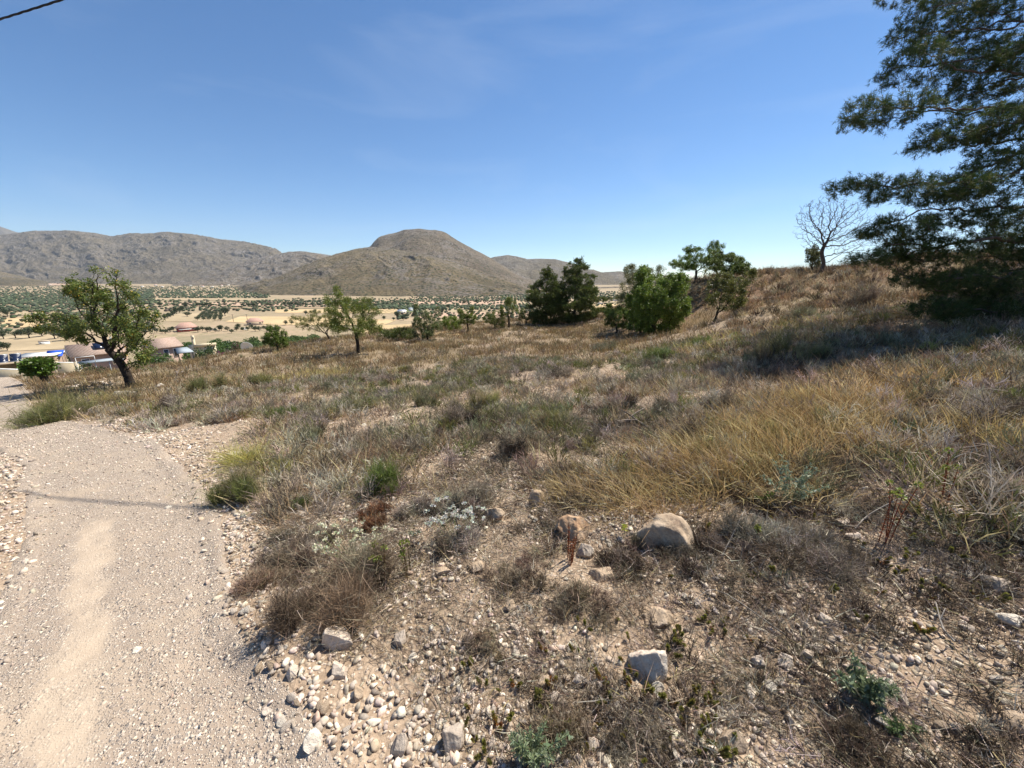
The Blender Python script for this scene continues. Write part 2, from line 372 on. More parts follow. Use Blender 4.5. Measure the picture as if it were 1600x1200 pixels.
def hill(name, prof, tc_, tf, mat, amp, seed, ns=420, nr=170, rock=.4, gul=150., pw=1.35, front=None, zf=None, back=1.55, sil=.55):
    """prof: silhouette [(px,py)]; tc_: crest depth, tf: depth of foot (scalars or lists matching prof)"""
    prof = np.array(prof, float); k = len(prof)
    tcs = np.full(k, tc_) if np.isscalar(tc_) else np.array(tc_, float); tfs = np.full(k, tf) if np.isscalar(tf) else np.array(tf, float)
    s = np.linspace(0, k - 1, ns); px = np.interp(s, range(k), prof[:, 0]); py = np.interp(s, range(k), prof[:, 1])
    ker = np.hanning(9); ker /= ker.sum(); py = np.convolve(np.pad(py, 4, 'edge'), ker, 'valid')
    tcv = np.interp(s, range(k), tcs); tfv = np.interp(s, range(k), tfs)
    C = np.array([P(a, b, t) for a, b, t in zip(px, py, tcv)]); q_ = tfv / tcv
    r = np.concatenate([np.linspace(0, 1, nr), np.linspace(1, back, nr // 3)[1:]])
    fx = C[:, 0] * q_; fy = C[:, 1] * q_
    XX = fx[:, None] + (C[:, 0] - fx)[:, None] * r[None]; YY = fy[:, None] + (C[:, 1] - fy)[:, None] * r[None]
    zfoot = PLAIN - 4 if zf is None else zf
    rr = np.where(r <= 1, r, 1 - (r - 1) / (back - 1)); rr = np.clip(rr, 0, 1)
    pr = .55 * rr ** pw + .45 * (rr * rr * (3 - 2 * rr))
    ZZ = zfoot + (C[:, 2] - zfoot)[:, None] * pr[None]
    arc = np.concatenate([[0], np.cumsum(np.linalg.norm(np.diff(C[:, :2], axis=0), axis=1))])
    A = np.broadcast_to(arc[:, None], XX.shape); L = np.linalg.norm(C[:, :2], axis=1).mean() * (1 - np.mean(q_))
    wx = A + 120 * (fbm(XX, YY, 300, 4, seed) - .5) * 2 + 40 * (fbm(XX, YY, 80, 3, seed + 2) - .5) * 2; wy = rr[None] * L * .3 + 60 * fbm(XX, YY, 200, 2, seed + 4)
    gu = ridged(wx, wy, gul, 4, seed) - .55; big = fbm(XX, YY, gul * 2.2, 3, seed + 9) - .5; fine = ridged(XX, YY, 34, 4, seed + 5) - .5
    win = (4 * rr * (1 - rr)) ** .6; win2 = np.clip(win + sil * sst(rr, .5, 1), 0, 1)
    ZZ = ZZ + amp * (gu * 1.25 + big * 2.6) * win[None] + amp * .32 * fine * win2[None] * np.sign(rr)[None]
    rock_m = np.clip(rock + 1.6 * (fbm(XX, YY, 120, 3, seed + 21) - .5) + .3 * (rr[None] - .5), 0, 1)
    cliff = sst(fbm(wx, rr[None] * L + 0 * A, 90, 3, seed + 33), .56, .66) * rock_m * win[None]; ZZ = ZZ + cliff * amp * .5
    V = np.stack([XX, YY, ZZ], 2).reshape(-1, 3); a_, b_ = XX.shape; ii = np.arange(a_ * b_).reshape(a_, b_)
    Fq = np.stack([ii[:-1, :-1], ii[1:, :-1], ii[1:, 1:], ii[:-1, 1:]], 2).reshape(-1, 4)
    o = mkobj('hills', mesh(name, V, [Fq], mat, np.repeat(rock_m.reshape(-1, 1), 3, 1), True)); tag(o, kind='structure'); return o
hill('hill_a', [(380, 470), (440, 452), (500, 425), (545, 398), (570, 389), (579, 385), (584, 378), (591, 371), (600, 367.5), (620, 363.5), (632, 359), (654, 357.5), (680, 360), (694, 363), (722, 380), (750, 394.5), (765, 402), (784, 415), (808, 428), (838, 439), (880, 446), (930, 456), (990, 466)],
     1750, [1000, 1000, 1000, 1000, 980, 960, 940, 930, 920, 910, 900, 890, 880, 880, 880, 880, 880, 890, 930, 980, 1050, 1150, 1300], HM2, 17, 3, 480, 220, .35, 140, pw=1.1)
hill('hill_b', [(330, 468), (375, 455), (395, 446), (425, 437), (465, 420), (500, 405), (522, 398), (555, 389), (580, 386), (607, 388), (636, 393), (669, 398), (704, 409), (750, 424), (785, 437), (815, 448), (840, 461), (870, 468)],
     [1150, 1150, 1150, 1150, 1180, 1200, 1250, 1300, 1350, 1330, 1280, 1200, 1130, 1080, 1030, 980, 950, 940], [800, 760, 720, 700, 690, 680, 670, 650, 640, 630, 630, 630, 640, 650, 670, 700, 730, 760], HM1, 15, 11, 460, 240, .45, 120, pw=1.0)
hill('hill_c', [(700, 430), (740, 412), (768, 402.5), (792, 398.5), (808, 401), (825, 405.5), (845, 405), (868, 406), (890, 412), (915, 421), (940, 429), (955, 428), (970, 427), (985, 430), (1010, 438), (1060, 446), (1150, 450), (1300, 452)],
     [2600] * 6 + [2700] * 12, 1750, HM3, 26, 23, 420, 150, .3, 230, pw=1.2)
hill('hill_d', [(270, 447), (305, 440), (340, 426), (380, 412), (400, 404), (430, 398), (452, 393.5), (470, 392.5), (495, 396), (520, 404), (560, 420), (600, 440)],
     2350, 1550, HM2, 22, 31, 300, 150, .8, 150, pw=1.2)
hill('hill_e', [(-600, 380), (-420, 365), (-250, 372), (-120, 368), (-40, 369), (0, 367.5), (30, 364), (55, 360.5), (80, 361), (100, 360), (125, 362), (150, 364.5), (172, 369), (190, 370.5), (215, 366), (240, 366.5), (262, 364.5), (290, 367), (310, 370), (335, 373.5), (360, 377), (385, 379), (405, 384), (425, 391), (450, 402), (490, 422), (540, 440)],
     3300, [2000] * 10 + [1950] * 10 + [2000] * 7, HM3, 44, 41, 700, 220, .4, 300, pw=1.15)
hill('hill_f', [(-700, 350), (-500, 362), (-300, 352), (-150, 361), (-60, 350), (0, 354), (22, 362), (60, 372), (200, 380), (300, 374), (350, 374), (385, 378), (415, 386), (440, 396), (470, 400), (490, 396), (515, 399), (540, 408), (620, 425)],
     5600, 4200, HM3, 50, 51, 500, 120, .3, 420, pw=1.2)
hill('hill_g', [(-500, 432), (-200, 424), (-80, 418), (0, 424), (40, 433), (75, 441)], 1750, 1450, HM1, 8, 61, 200, 80, .1, 120, pw=1.1)
# ================================================================ trees
def blades(acc, B, D, L, W, bend, C, tipC=None, rg=None):
    """curved tapering ribbons: base B, direction D, length L, width W, bend vector"""
    rg = rg or rng; n = len(B); L = np.broadcast_to(L, n)[:, None]; W = np.broadcast_to(W, n)[:, None]
    s = nrm(np.cross(D, rg.normal(size=(n, 3)))) * W / 2
    p1 = B + D * L * .5 + bend * .3; p2 = B + D * L + bend
    V = np.stack([B - s, B + s, p1 - s * .75, p1 + s * .75, p2], 1).reshape(-1, 3)
    i = np.arange(n)[:, None] * 5
    C = np.broadcast_to(C, (n, 3)); tC = C if tipC is None else np.broadcast_to(tipC, (n, 3))
    CC = np.stack([C, C, (C + tC) / 2, (C + tC) / 2, tC], 1).reshape(-1, 3)
    acc.add(V, [i + np.array([[0, 1, 3, 2]]), i + np.array([[2, 3, 4]])], CC)
def leaves(acc, Pn, D, L, W, C, rg=None):
    """diamond leaves with a fold"""
    rg = rg or rng; n = len(Pn); L = np.broadcast_to(L, n)[:, None]; W = np.broadcast_to(W, n)[:, None]
    s = nrm(np.cross(D, rg.normal(size=(n, 3)))); u_ = np.cross(D, s); m_ = Pn + D * L * .45
    V = np.stack([Pn, m_ - s * W / 2 + u_ * W * .15, Pn + D * L, m_ + s * W / 2 + u_ * W * .15], 1).reshape(-1, 3)
    i = np.arange(n)[:, None] * 4
    acc.add(V, [i + np.array([[0, 1, 2, 3]])], np.repeat(np.broadcast_to(C, (n, 3)), 4, 0))
def vary(c, n, v=.2, hue=.08, rg=None):
    rg = rg or rng; c = np.asarray(c, float)
    return np.clip(c * (1 + v * rg.normal(size=(n, 1))) * (1 + hue * rg.normal(size=(n, 3))), .004, .95)
def mixcols(cols, w_, n, v=.15, rg=None):
    rg = rg or rng; w_ = np.array(w_, float); k = rg.choice(len(cols), n, p=w_ / w_.sum())
    return vary(np.array(cols)[k], n, v, .05, rg)
def ell(n, c, r, rg, shell=0.0):
    d = rdir(n, rg); q_ = rg.random((n, 1)) ** (1 / 3.); q_ = shell + (1 - shell) * q_
    return np.array(c) + d * q_ * np.array(r)
def skeleton(trunk, att, step=.16, infl=3, kill=.3, rg=None, iters=90, drift=(0, 0, .1), jit=.15):
    nodes = [np.array(p, float) for p in trunk]; par = [-1] + list(range(len(trunk) - 1))
    A = att.copy(); nd = np.array(nodes)
    dist = np.linalg.norm(A[:, None] - nd[None], axis=2); near = dist.argmin(1); dm = dist.min(1)
    for it in range(iters):
        if len(A) == 0: break
        act = dm < infl
        if not act.any(): act = dm <= dm.min() + 1e-6
        ids = near[act]; dirs = nrm(A[act] - np.array(nodes)[ids])
        uq, inv = np.unique(ids, return_inverse=True); acc = np.zeros((len(uq), 3)); np.add.at(acc, inv, dirs)
        acc = nrm(nrm(acc) + np.array(drift) + rg.normal(size=acc.shape) * jit)
        base = np.array(nodes)[uq]; new = base + acc * step; k0 = len(nodes)
        nodes += list(new); par += list(uq)
        d2 = np.linalg.norm(A[:, None] - new[None], axis=2); j = d2.argmin(1); m = d2.min(1); b = m < dm
        near[b] = k0 + j[b]; dm[b] = m[b]; kp = dm > kill; A = A[kp]; near = near[kp]; dm = dm[kp]
        if len(nodes) > 24000: break
    return np.array(nodes), np.array(par)
EX = [1.85]
def radii(nodes, par, r0, rt, ex=2.3):
    n = len(nodes); w_ = np.zeros(n); ch = np.zeros(n, int)
    for i in range(1, n): ch[par[i]] += 1
    w_[ch == 0] = 1
    for i in range(n - 1, 0, -1): w_[par[i]] += w_[i]
    rr = w_ ** (1 / EX[0]); rr = r0 + (rr - 1) / max(rr.max() - 1, 1e-6) * (rt - r0); return rr, ch
def branches(acc, nodes, par, rr, kmin=3, sel=None, C=None):
    idx = np.arange(1, len(nodes)); idx = idx[par[idx] >= 0]
    if sel is not None: idx = idx[sel[idx]]
    d = nodes - nodes[np.maximum(par, 0)]; d[0] = d[1] if len(d) > 1 else (0, 0, 1); d = nrm(d)
    for k, lo, hi in ((7, .035, 99), (5, .012, .035), (3, 0, .012)):
        s = idx[(rr[idx] >= lo) & (rr[idx] < hi)]
        if not len(s): continue
        p = par[s]; a = np.linspace(0, 2 * np.pi, k, endpoint=False)
        def ring(c, dd, r_):
            ref = np.where(np.abs(dd[:, 2:3]) > .9, np.array([[1., 0, 0]]), np.array([[0, 0, 1.]]))
            ux = nrm(np.cross(dd, ref)); uy = np.cross(dd, ux)
            return c[:, None] + r_[:, None, None] * (np.cos(a)[None, :, None] * ux[:, None] + np.sin(a)[None, :, None] * uy[:, None])
        r1 = np.minimum(rr[p], rr[s] * 1.25)
        V = np.concatenate([ring(nodes[p], d[s], r1), ring(nodes[s], d[s], rr[s])], 1)
        base = np.arange(len(s))[:, None] * (2 * k); j = np.arange(k); jn = (j + 1) % k
        f = np.stack([j, jn, k + jn, k + j], 1); Fq = (base[:, :, None] + f[None]).reshape(-1, 4)
        acc.add(V.reshape(-1, 3), Fq, C)
def trunk_line(pts, step=.16):
    p = catmull([np.array(q_, float) for q_ in pts], 12); o = [p[0]]
    for q_ in p[1:]:
        if np.linalg.norm(q_ - o[-1]) >= step: o.append(q_)
    return o
def tree(name, loc, trunk, blobs, natt, rt, leafspec, seed, bark=None, step=.15, infl=2.5, kill=.26, tip=.006, drift=(0, 0, .08),
         jit=.2, label='', cat='tree', group=None, iters=90, extra=None):
    """trunk: local polyline; blobs: [(centre, radii, weight)]; leafspec(nodes,par,rr,ch,acc,rg)"""
    rg = np.random.default_rng(seed); root = empty(name, loc); tag(root, label, cat, group)
    wts = np.array([b[2] for b in blobs], float); wts /= wts.sum()
    C_ = np.array([1.22, 1.1, .85])
    A = np.concatenate([ell(max(3, int(natt * w_)), b[0], b[1], rg, .15) for b, w_ in zip(blobs, wts)])
    nodes, par = skeleton(trunk_line(trunk, step), A, step, infl, kill, rg, iters, drift, jit)
    rr, ch = radii(nodes, par, tip, rt)
    z = nodes[:, 2]; rr = rr * (1 + .35 * np.exp(-np.maximum(z, 0) / (.9 * rt + .08)) * (rr > rt * .7))
    a = Acc(); branches(a, nodes, par, rr); mkobj('trunk', a.me('trunk', bark or M_BARK, True), parent=root)
    if leafspec:
        c = Acc(); m = leafspec(nodes, par, rr, ch, c, rg)
        if c.n: mkobj('crown', c.me('crown', m), parent=root)
    return root
def broad(nleaf, L=.085, W=.04, cols=None, w_=None, rmax=.02, spread=.12, sparse=0., droop=-.25, clump=.5):
    cols = cols or [(.10, .15, .035), (.075, .12, .03), (.14, .18, .05)]; w_ = w_ or [3, 2, 1]
    def f(nodes, par, rr, ch, acc, rg):
        ok = np.where((rr < rmax) & (par >= 0))[0]
        if sparse > 0:
            nz = fbm(nodes[ok, 0] + nodes[ok, 2] * .7, nodes[ok, 1] + nodes[ok, 2] * .3, .8, 2, 71); ok = ok[nz > sparse]
        wgt = np.where(ch[ok] == 0, 4.0, 1.0); wgt = wgt * np.exp(clump * rg.normal(size=len(ok)))
        k = rg.choice(ok, nleaf, p=wgt / wgt.sum())
        t = rg.random((nleaf, 1)); p = nodes[par[k]] * (1 - t) + nodes[k] * t + np.clip(rg.normal(size=(nleaf, 3)), -2, 2) * spread * .5
        ax = nrm(nodes[k] - nodes[par[k]]); D = nrm(ax * .5 + rdir(nleaf, rg) * .9 + np.array([0, 0, droop]))
        tone = fbm(p[:, 0], p[:, 1] + p[:, 2], .6, 2, 13)[:, None]
        C = mixcols(cols, w_, nleaf, .18, rg) * (.8 + .5 * tone) * np.array([1.3, 1.12, .85])
        leaves(acc, p, D, L * (.7 + .6 * rg.random(nleaf)), W * (.7 + .6 * rg.random(nleaf)), C, rg); return M_LEAF
    return f
def needles(ntuft, per=12, L=.11, W=.012, cols=None, rmax=.016, spread=.05, up=.5):
    cols = cols or [(.075, .10, .024), (.105, .13, .03), (.16, .17, .045)]
    def f(nodes, par, rr, ch, acc, rg):
        ok = np.where((rr < rmax) & (par >= 0))[0]; wgt = np.where(ch[ok] == 0, 5.0, .8)
        k = rg.choice(ok, ntuft, p=wgt / wgt.sum()); t = rg.random((ntuft, 1))
        p = nodes[par[k]] * (1 - t) + nodes[k] * t + rg.normal(size=(ntuft, 3)) * spread
        ax = nrm(nrm(nodes[k] - nodes[par[k]]) + np.array([0, 0, up])); C = mixcols(cols, [3, 3, 1], ntuft, .2, rg)
        B = np.repeat(p, per, 0) + np.repeat(ax, per, 0) * rg.random((ntuft * per, 1)) * L * .6
        D = nrm(np.repeat(ax, per, 0) * .8 + rdir(ntuft * per, rg) * .85); n_ = ntuft * per
        blades(acc, B, D, L * (.7 + .5 * rg.random(n_)), W, D * 0, np.repeat(C, per, 0), rg=rg); return M_NEEDLE
    return f
def gp(px, py, dz=-.03): p = atp(px, py); return (p[0], p[1], p[2] + dz)
def scl(px, py, pix):      # metres spanned by so many pixels at that ground point
    p, t = at(px, py); return pix * t / F
GA = [(.115, .165, .035), (.075, .115, .028), (.17, .20, .05), (.30, .24, .05)]
# ---- big almond at the left
def shape(px, py, pts, rad):
    """picture offsets -> local metres at that tree's distance: (dx, dz, dy, rx, rz, ry)"""
    k = at(px, py)[1] / F; return [((a * k, d * k, b * k), (rx * k, ry * k, rz * k), w_) for a, b, d, rx, rz, ry, w_ in pts]
k = at(205, 604)[1] / F
T = lambda *pts: [(a * k, d * k, b * k) for a, b, d in pts]
tree('almond_tree', gp(205, 604), T((0, 0, 0), (-2, 22, 0), (-8, 42, 0), (-22, 62, 0)),
     shape(205, 604, [(-42, 90, 0, 32, 22, 30, 1.1), (-92, 96, 10, 34, 18, 22, .8), (8, 112, 0, 38, 36, 36, 2.0), (36, 88, -10, 26, 36, 34, 1.4), (10, 162, 0, 26, 22, 22, 1.0), (-20, 140, 0, 26, 26, 24, 1.0), (30, 140, 0, 18, 24, 20, .6),
      (-52, 138, 10, 16, 34, 20, .8), (-18, 66, 20, 26, 12, 26, .6), (40, 54, -20, 22, 20, 26, .8), (66, 104, -6, 12, 24, 12, .18), (-122, 110, 6, 14, 8, 12, .15)], 1),
     1500, .15, broad(19000, .09, .045, [(.10, .15, .04), (.07, .11, .03), (.16, .19, .06), (.34, .28, .06)], [5, 5, 1.6, .35], .009, .17, .40, clump=.9), 101, kill=.18, step=.11, tip=.004,
     label='large sparse almond tree with dark leaning trunk standing beside the track at left', group=None)
# ---- other almonds of the field
def almond(px, py, h, wpx, seed, label, fork=.3, dens=1., cols=None, low=.3, lean=0, sparse=.3, name='almond_tree', leafL=.085, group='young almond trees at the edge of the field', bark=None, rtf=1., cen=.68):
    k = at(px, py)[1] / F; hh = h * k; ww = wpx * k / 2 * 1.15; rg = np.random.default_rng(seed + 1000)
    bl = [((lean * k, 0, hh * (low + .92) / 2), (ww * cen, ww * cen, hh * (1 - low) / 2 * (.85 + (cen - .68) * .4)), 2 if cen < .7 else 9)]
    for j in range(13):
        a_ = j * 2.4 + rg.random() * .6; rad = ww * (.45 + .35 * rg.random()); bl.append(((lean * k + math.cos(a_) * rad, math.sin(a_) * rad, hh * (low + (1 - low) * (.12 + .8 * rg.random()))), (ww * .22, ww * .22, hh * (1 - low) * (.10 + .12 * rg.random())), .5))
    st = max(.06, hh * .026)
    return tree(name, gp(px, py), [(0, 0, 0), (lean * k * .1 + .02, 0, hh * fork * .5), (lean * k * .3 - .02, .02, hh * fork)], bl, 900, (.024 * hh + .01) * rtf,
                broad(int(12500 * dens), leafL * .78, leafL * .40, cols or GA[:3], [3, 3, 1.4][:len(cols or GA[:3])], st * .12 + .004, st * 1.7, sparse, clump=.7), seed, step=st, kill=st * 1.7, infl=hh * .5, tip=.0035, bark=bark, label=label, group=group)
almond(560, 552, 96, 84, 110, 'leafy almond tree on a dark trunk, tallest almond in the middle of the field', .32, 1.9, low=.30, sparse=.2, group=None)
almond(515, 532, 48, 76, 111, 'pale wide almond tree with forked dark trunks left of the tallest field almond', .25, .8, cols=[(.17, .19, .075), (.11, .14, .045), (.24, .23, .11)], low=.25, lean=-14, group=None)
almond(668, 531, 54, 48, 112, 'low almond tree leafy down to the ground with bluish green leaves', .12, 1.1, cols=[(.085, .13, .05), (.065, .10, .04), (.16, .19, .09)], low=.08)
almond(731, 519, 40, 34, 113, 'small round almond tree on a bare thin trunk right of the low leafy one', .32, .8, low=.28)
almond(773, 515, 34, 34, 114, 'short spreading almond tree in front of the pines, left of the taller slim one', .25, .6, low=.15)
almond(795, 512, 50, 30, 115, 'slim airy almond tree just left of the two pines', .35, .55, low=.3, sparse=.4)
almond(822, 507, 36, 30, 116, 'airy pale almond bush at the foot of the left pine', .2, .5, low=.15, sparse=.35)
almond(434, 548, 48, 34, 117, 'bright green young tree rising behind the satellite dish', .2, .9, cols=[(.10, .16, .035), (.08, .13, .03)], low=.1)
almond(963, 520, 46, 44, 118, 'small dark green tree left of the dense bushy tree', .2, 1.1, cols=[(.06, .10, .025), (.09, .14, .03)], low=.1, group=None)
almond(1022, 528, 104, 90, 119, 'dense bushy green almond tree at the foot of the bank', .1, 4.8, cols=[(.105, .18, .035), (.07, .125, .025), (.16, .22, .05)], low=.04, sparse=.0, leafL=.11, group=None, cen=.92)
almond(1000, 500, 90, 92, 120, 'grey green olive tree rising behind the bushy almond', .2, 2.6, cols=[(.11, .13, .06), (.075, .095, .045), (.16, .17, .09)], low=.1, sparse=.1, name='olive_tree', leafL=.08, group=None)
almond(1000, 521, 62, 50, 129, 'dark leafy shrub between the small tree and the dense bushy one', .1, 1.6, cols=[(.06, .10, .025), (.09, .14, .03)], low=.05, sparse=.0, name='leafy_shrub', group=None)
almond(1086, 441, 58, 78, 121, 'open almond tree on top of the bank against the sky', .32, 1.9, low=.25, cols=[(.10, .17, .035), (.07, .12, .028)], group=None, sparse=.25)
almond(1134, 440, 46, 76, 122, 'feathery almond tree on the bank behind the leaning bush', .25, 2.1, low=.2, cols=[(.10, .15, .045), (.07, .11, .03)], group=None)
# leaning bush on the bank side
almond(1114, 506, 84, 74, 123, 'thin leaning almond bush with bare dark stems on the bank side', .2, 1.0, cols=[(.12, .145, .05), (.08, .10, .035)], low=.2, lean=18, sparse=.35, name='almond_bush', group=None, rtf=.7)
# bright clumps in the valley edge
almond(706, 516, 26, 34, 124, 'bright green round bush between two almond trees at the field edge', .1, .8, cols=[(.14, .21, .035), (.10, .16, .03)], low=.0, name='green_bush', group=None, sparse=0)
almond(622, 530, 20, 66, 125, 'wide low dark green shrub behind the grass, right of the tallest field almond', .1, .9, cols=[(.06, .09, .025), (.08, .11, .03)], low=.0, name='green_bush', group=None, sparse=0)
# dark parasol tree by the village
kk = at(72, 596)[1] / F
tree('round_tree', gp(74, 600), [(0, 0, 0), (-2 * kk, 0, 10 * kk), (-3 * kk, 0, 18 * kk)], [((-5 * kk, 0, 30 * kk), (18 * kk, 18 * kk, 8 * kk), 1)], 260, .14,
     broad(4200, .16, .09, [(.06, .12, .02), (.045, .09, .018)], [1, 1], .05, .28, clump=.3), 126, step=.25, kill=.4, label='small round tree with flat dark green crown in front of the yard wall')
# ---- bare tree on the bank
k = at(1282, 424)[1] / F
T = lambda *pts: [(a * k, d * k, b * k) for a, b, d in pts]
tree('bare_tree', gp(1282, 426), T((0, 0, 0), (2, 14, 0), (-4, 30, 0), (-2, 42, 0)),
     shape(1282, 424, [(-10, 72, 0, 42, 40, 30, 2), (28, 66, 0, 40, 40, 30, 1.6), (52, 44, 0, 26, 26, 22, .5), (-30, 84, 0, 24, 20, 20, .6)], 1), 1500, .09, None, 131,
     kill=.12, step=.11, tip=.006, jit=.32, bark=M_BARKG, label='bare leafless tree with fine twigs on top of the bank', iters=120)
almond(1268, 424, 38, 26, 132, 'small grey green sapling at the foot of the bare tree', .2, .35, cols=[(.11, .13, .06), (.08, .1, .05)], low=.15, name='sapling', group=None, sparse=.2)
# ---- two pines in the field
def pine(px, py, h, wpx, seed, label, nt_, grp, lean=0):
    k = at(px, py)[1] / F; hh = h * k; ww = wpx * k / 2; rg = np.random.default_rng(seed + 5); bl = []
    for lv in np.linspace(.05, .97, 15):
        rad = ww * (1.02 * (1 - lv ** 1.7) ** .7 * min(1, (lv + .15) * 3.0) + .05) * (.8 + .4 * rg.random())
        for j in range(6):
            a_ = rg.random() * 6.28; q_ = (.35 + .6 * rg.random()) * rad
            bl.append(((math.cos(a_) * q_ + lean * lv, math.sin(a_) * q_, hh * (lv + .06 * rg.random())), (rad * .34, rad * .34, hh * .04), rad + .15))
    return tree('pine_tree', gp(px, py), [(0, 0, 0), (lean * .3, 0, hh * .4), (lean, 0, hh * .96)], bl, 2200, .022 * hh + .03,
                needles(int(nt_ * 1.9), 9, .18, .026, rmax=.012, spread=.11), seed, bark=M_PBARK, step=.17, kill=.22, infl=1.2, drift=(0, 0, .12), label=label, group=grp)
pine(853, 508, 84, 68, 141, 'narrower pine tree, left one of the pair in the field', 3800, None)
pine(897, 504, 92, 86, 142, 'fuller dark pine tree, right one of the pair in the field', 6000, None)
# ---- large near pine at the right
BX, BY = 13.0, 9.2; BZ = float(H(BX, BY))
rgp = np.random.default_rng(150); bl = []
def pb(px, py, t, rx, ry, rz, w_):
    q_ = P(px, py, t); bl.append(((q_[0] - BX, q_[1] - BY, q_[2] - BZ), (rx, ry, rz), w_))
for a_ in [(1480, 30, 8.5, .7, .8, .5, 1.4), (1420, 40, 8.3, .3, .5, .5, .6), (1400, 165, 7.4, .7, .7, .24, 1.0), (1345, 170, 7.2, .3, .4, .34, .7), (1430, 95, 8.0, .6, .7, .4, 1.2), (1545, 110, 8.2, .9, .9, .6, 2.2), (1520, 190, 7.6, .8, .8, .35, 1.4),
           (1340, 282, 7.3, .45, .5, .14, .7), (1400, 288, 7.3, .6, .6, .22, 1.2), (1480, 290, 7.4, .7, .8, .3, 1.8), (1560, 270, 7.6, .8, .8, .5, 2.2), (1590, 200, 7.8, .7, .8, .6, 1.8), (1470, 215, 7.6, .5, .6, .2, .6),
           (1400, 350, 7.6, .6, .7, .28, 1.4), (1440, 385, 7.8, .7, .8, .3, 3.0), (1360, 395, 7.6, .35, .5, .12, .5), (1500, 335, 8.0, .6, .8, .2, .9), (1580, 350, 8.0, .5, .8, .4, 1.2), (1530, 435, 8.4, .9, .9, .32, 4.2), (1590, 400, 8.6, .8, .9, .55, 4.0), (1460, 430, 8.0, .6, .8, .2, 2.4),
           (1470, 475, 7.8, .5, .5, .2, 2.0), (1550, 480, 8.2, .9, .9, .3, 4.0), (1600, 500, 8.2, .7, .9, .3, 3.4), (1590, 30, 8.5, 1.2, 1.2, .9, 3), (1440, -60, 8.6, .8, .9, .6, 1.2), (1550, -60, 9.0, 1.2, 1.2, .9, 1.8),
           (1640, 350, 9, 1, 1, .8, 1.6), (1700, 100, 10, 1.6, 1.6, 1.6, 2.4), (1700, -150, 10.5, 1.8, 1.8, 1.4, 1.8), (1600, -260, 10.5, 1.6, 1.8, 1.4, 1.5), (1800, 350, 10, 1.5, 1.5, 1, 1.2), (1850, 0, 12, 2, 2, 2.5, 1.8)]: pb(*a_)
tree('pine_tree', (BX, BY, BZ - .1), [(0, 0, 0), (-.1, 0, 2.0), (-.5, .1, 4.5), (-.6, .1, 7), (-.5, 0, 9.3)], bl, 12000, .19,
     needles(52000, 12, .085, .0058, cols=[(.045, .075, .022), (.064, .094, .028), (.12, .13, .04)], rmax=.012, spread=.045, up=.35), 151,
     bark=M_PBARK, step=.11, kill=.13, infl=2.4, drift=(0, 0, .06), jit=.22, tip=.0035, iters=170,
     label='large near pine with long dark needle covered branches over the bank at right')
# ---- bundled overhead cable
a_ = Acc(); q0 = P(0, 30, 7.4); q1 = P(100, 0, 6.88); dd = (q1 - q0); dd[2] = -.0; dd /= np.linalg.norm(dd)
tt = np.linspace(-22, 26, 700); C0 = q0[None] + dd[None] * tt[:, None]; C0[:, 2] += .0022 * tt ** 2
sdv = nrm(np.cross(dd, [0, 0, 1.])); upv = np.cross(sdv, dd); acs = Acc()
for ph in (0, 2.094, 4.189):
    th = tt * 7 + ph; cc = C0 + .010 * (np.cos(th)[:, None] * sdv + np.sin(th)[:, None] * upv); ka = np.linspace(0, 6.283, 6, endpoint=False)
    V = cc[:, None] + .008 * (np.cos(ka)[None, :, None] * sdv + np.sin(ka)[None, :, None] * upv); i0 = np.arange(len(tt) - 1)[:, None] * 6; j = np.arange(6); jn = (j + 1) % 6
    acs.add(V.reshape(-1, 3), (i0[:, :, None] + np.stack([j, jn, 6 + jn, 6 + j], 1)[None]).reshape(-1, 4))
cab = mkobj('overhead_cable', acs.me('overhead_cable', m_simple('cable_black', (.012, .012, .016), .5, .2), True))
tag(cab, 'black twisted overhead cable crossing the sky at upper left', 'cable')
# ================================================================ stones
def ico(sub):
    t = (1 + 5 ** .5) / 2
    v = [(-1, t, 0), (1, t, 0), (-1, -t, 0), (1, -t, 0), (0, -1, t), (0, 1, t), (0, -1, -t), (0, 1, -t), (t, 0, -1), (t, 0, 1), (-t, 0, -1), (-t, 0, 1)]
    f = [(0, 11, 5), (0, 5, 1), (0, 1, 7), (0, 7, 10), (0, 10, 11), (1, 5, 9), (5, 11, 4), (11, 10, 2), (10, 7, 6), (7, 1, 8), (3, 9, 4), (3, 4, 2), (3, 2, 6), (3, 6, 8), (3, 8, 9), (4, 9, 5), (2, 4, 11), (6, 2, 10), (8, 6, 7), (9, 8, 1)]
    v = [np.array(p, float) / np.linalg.norm(p) for p in v]
    for _ in range(sub):
        c = {}; nf = []
        def mid(a, b):
            k = (min(a, b), max(a, b))
            if k not in c: m = v[a] + v[b]; v.append(m / np.linalg.norm(m)); c[k] = len(v) - 1
            return c[k]
        for a, b, d in f:
            x, y, z = mid(a, b), mid(b, d), mid(d, a); nf += [(a, x, z), (b, y, x), (d, z, y), (x, y, z)]
        f = nf
    return np.array(v), np.array(f)
ICO = {k: ico(k) for k in (0, 1, 2, 4)}
def rockshape(sub, rg, cuts=9, dims=(1, .8, .6), rough=.05):
    v, f = ICO[sub]; v = v.copy()
    for _ in range(cuts):
        nn = rdir(1, rg)[0]; d = (.30 if sub < 2 else .42) + .42 * rg.random(); e = v @ nn - d; v = v - np.maximum(e, 0)[:, None] * nn * .92
    s_ = rg.random() * 50
    if rough: v = v * (1 + rough * (fbm(v[:, 0] * 2 + v[:, 2] + s_, v[:, 1] * 2 - v[:, 2], .5, 4, 3)[:, None] - .5) * 3)
    return v * np.array(dims), f
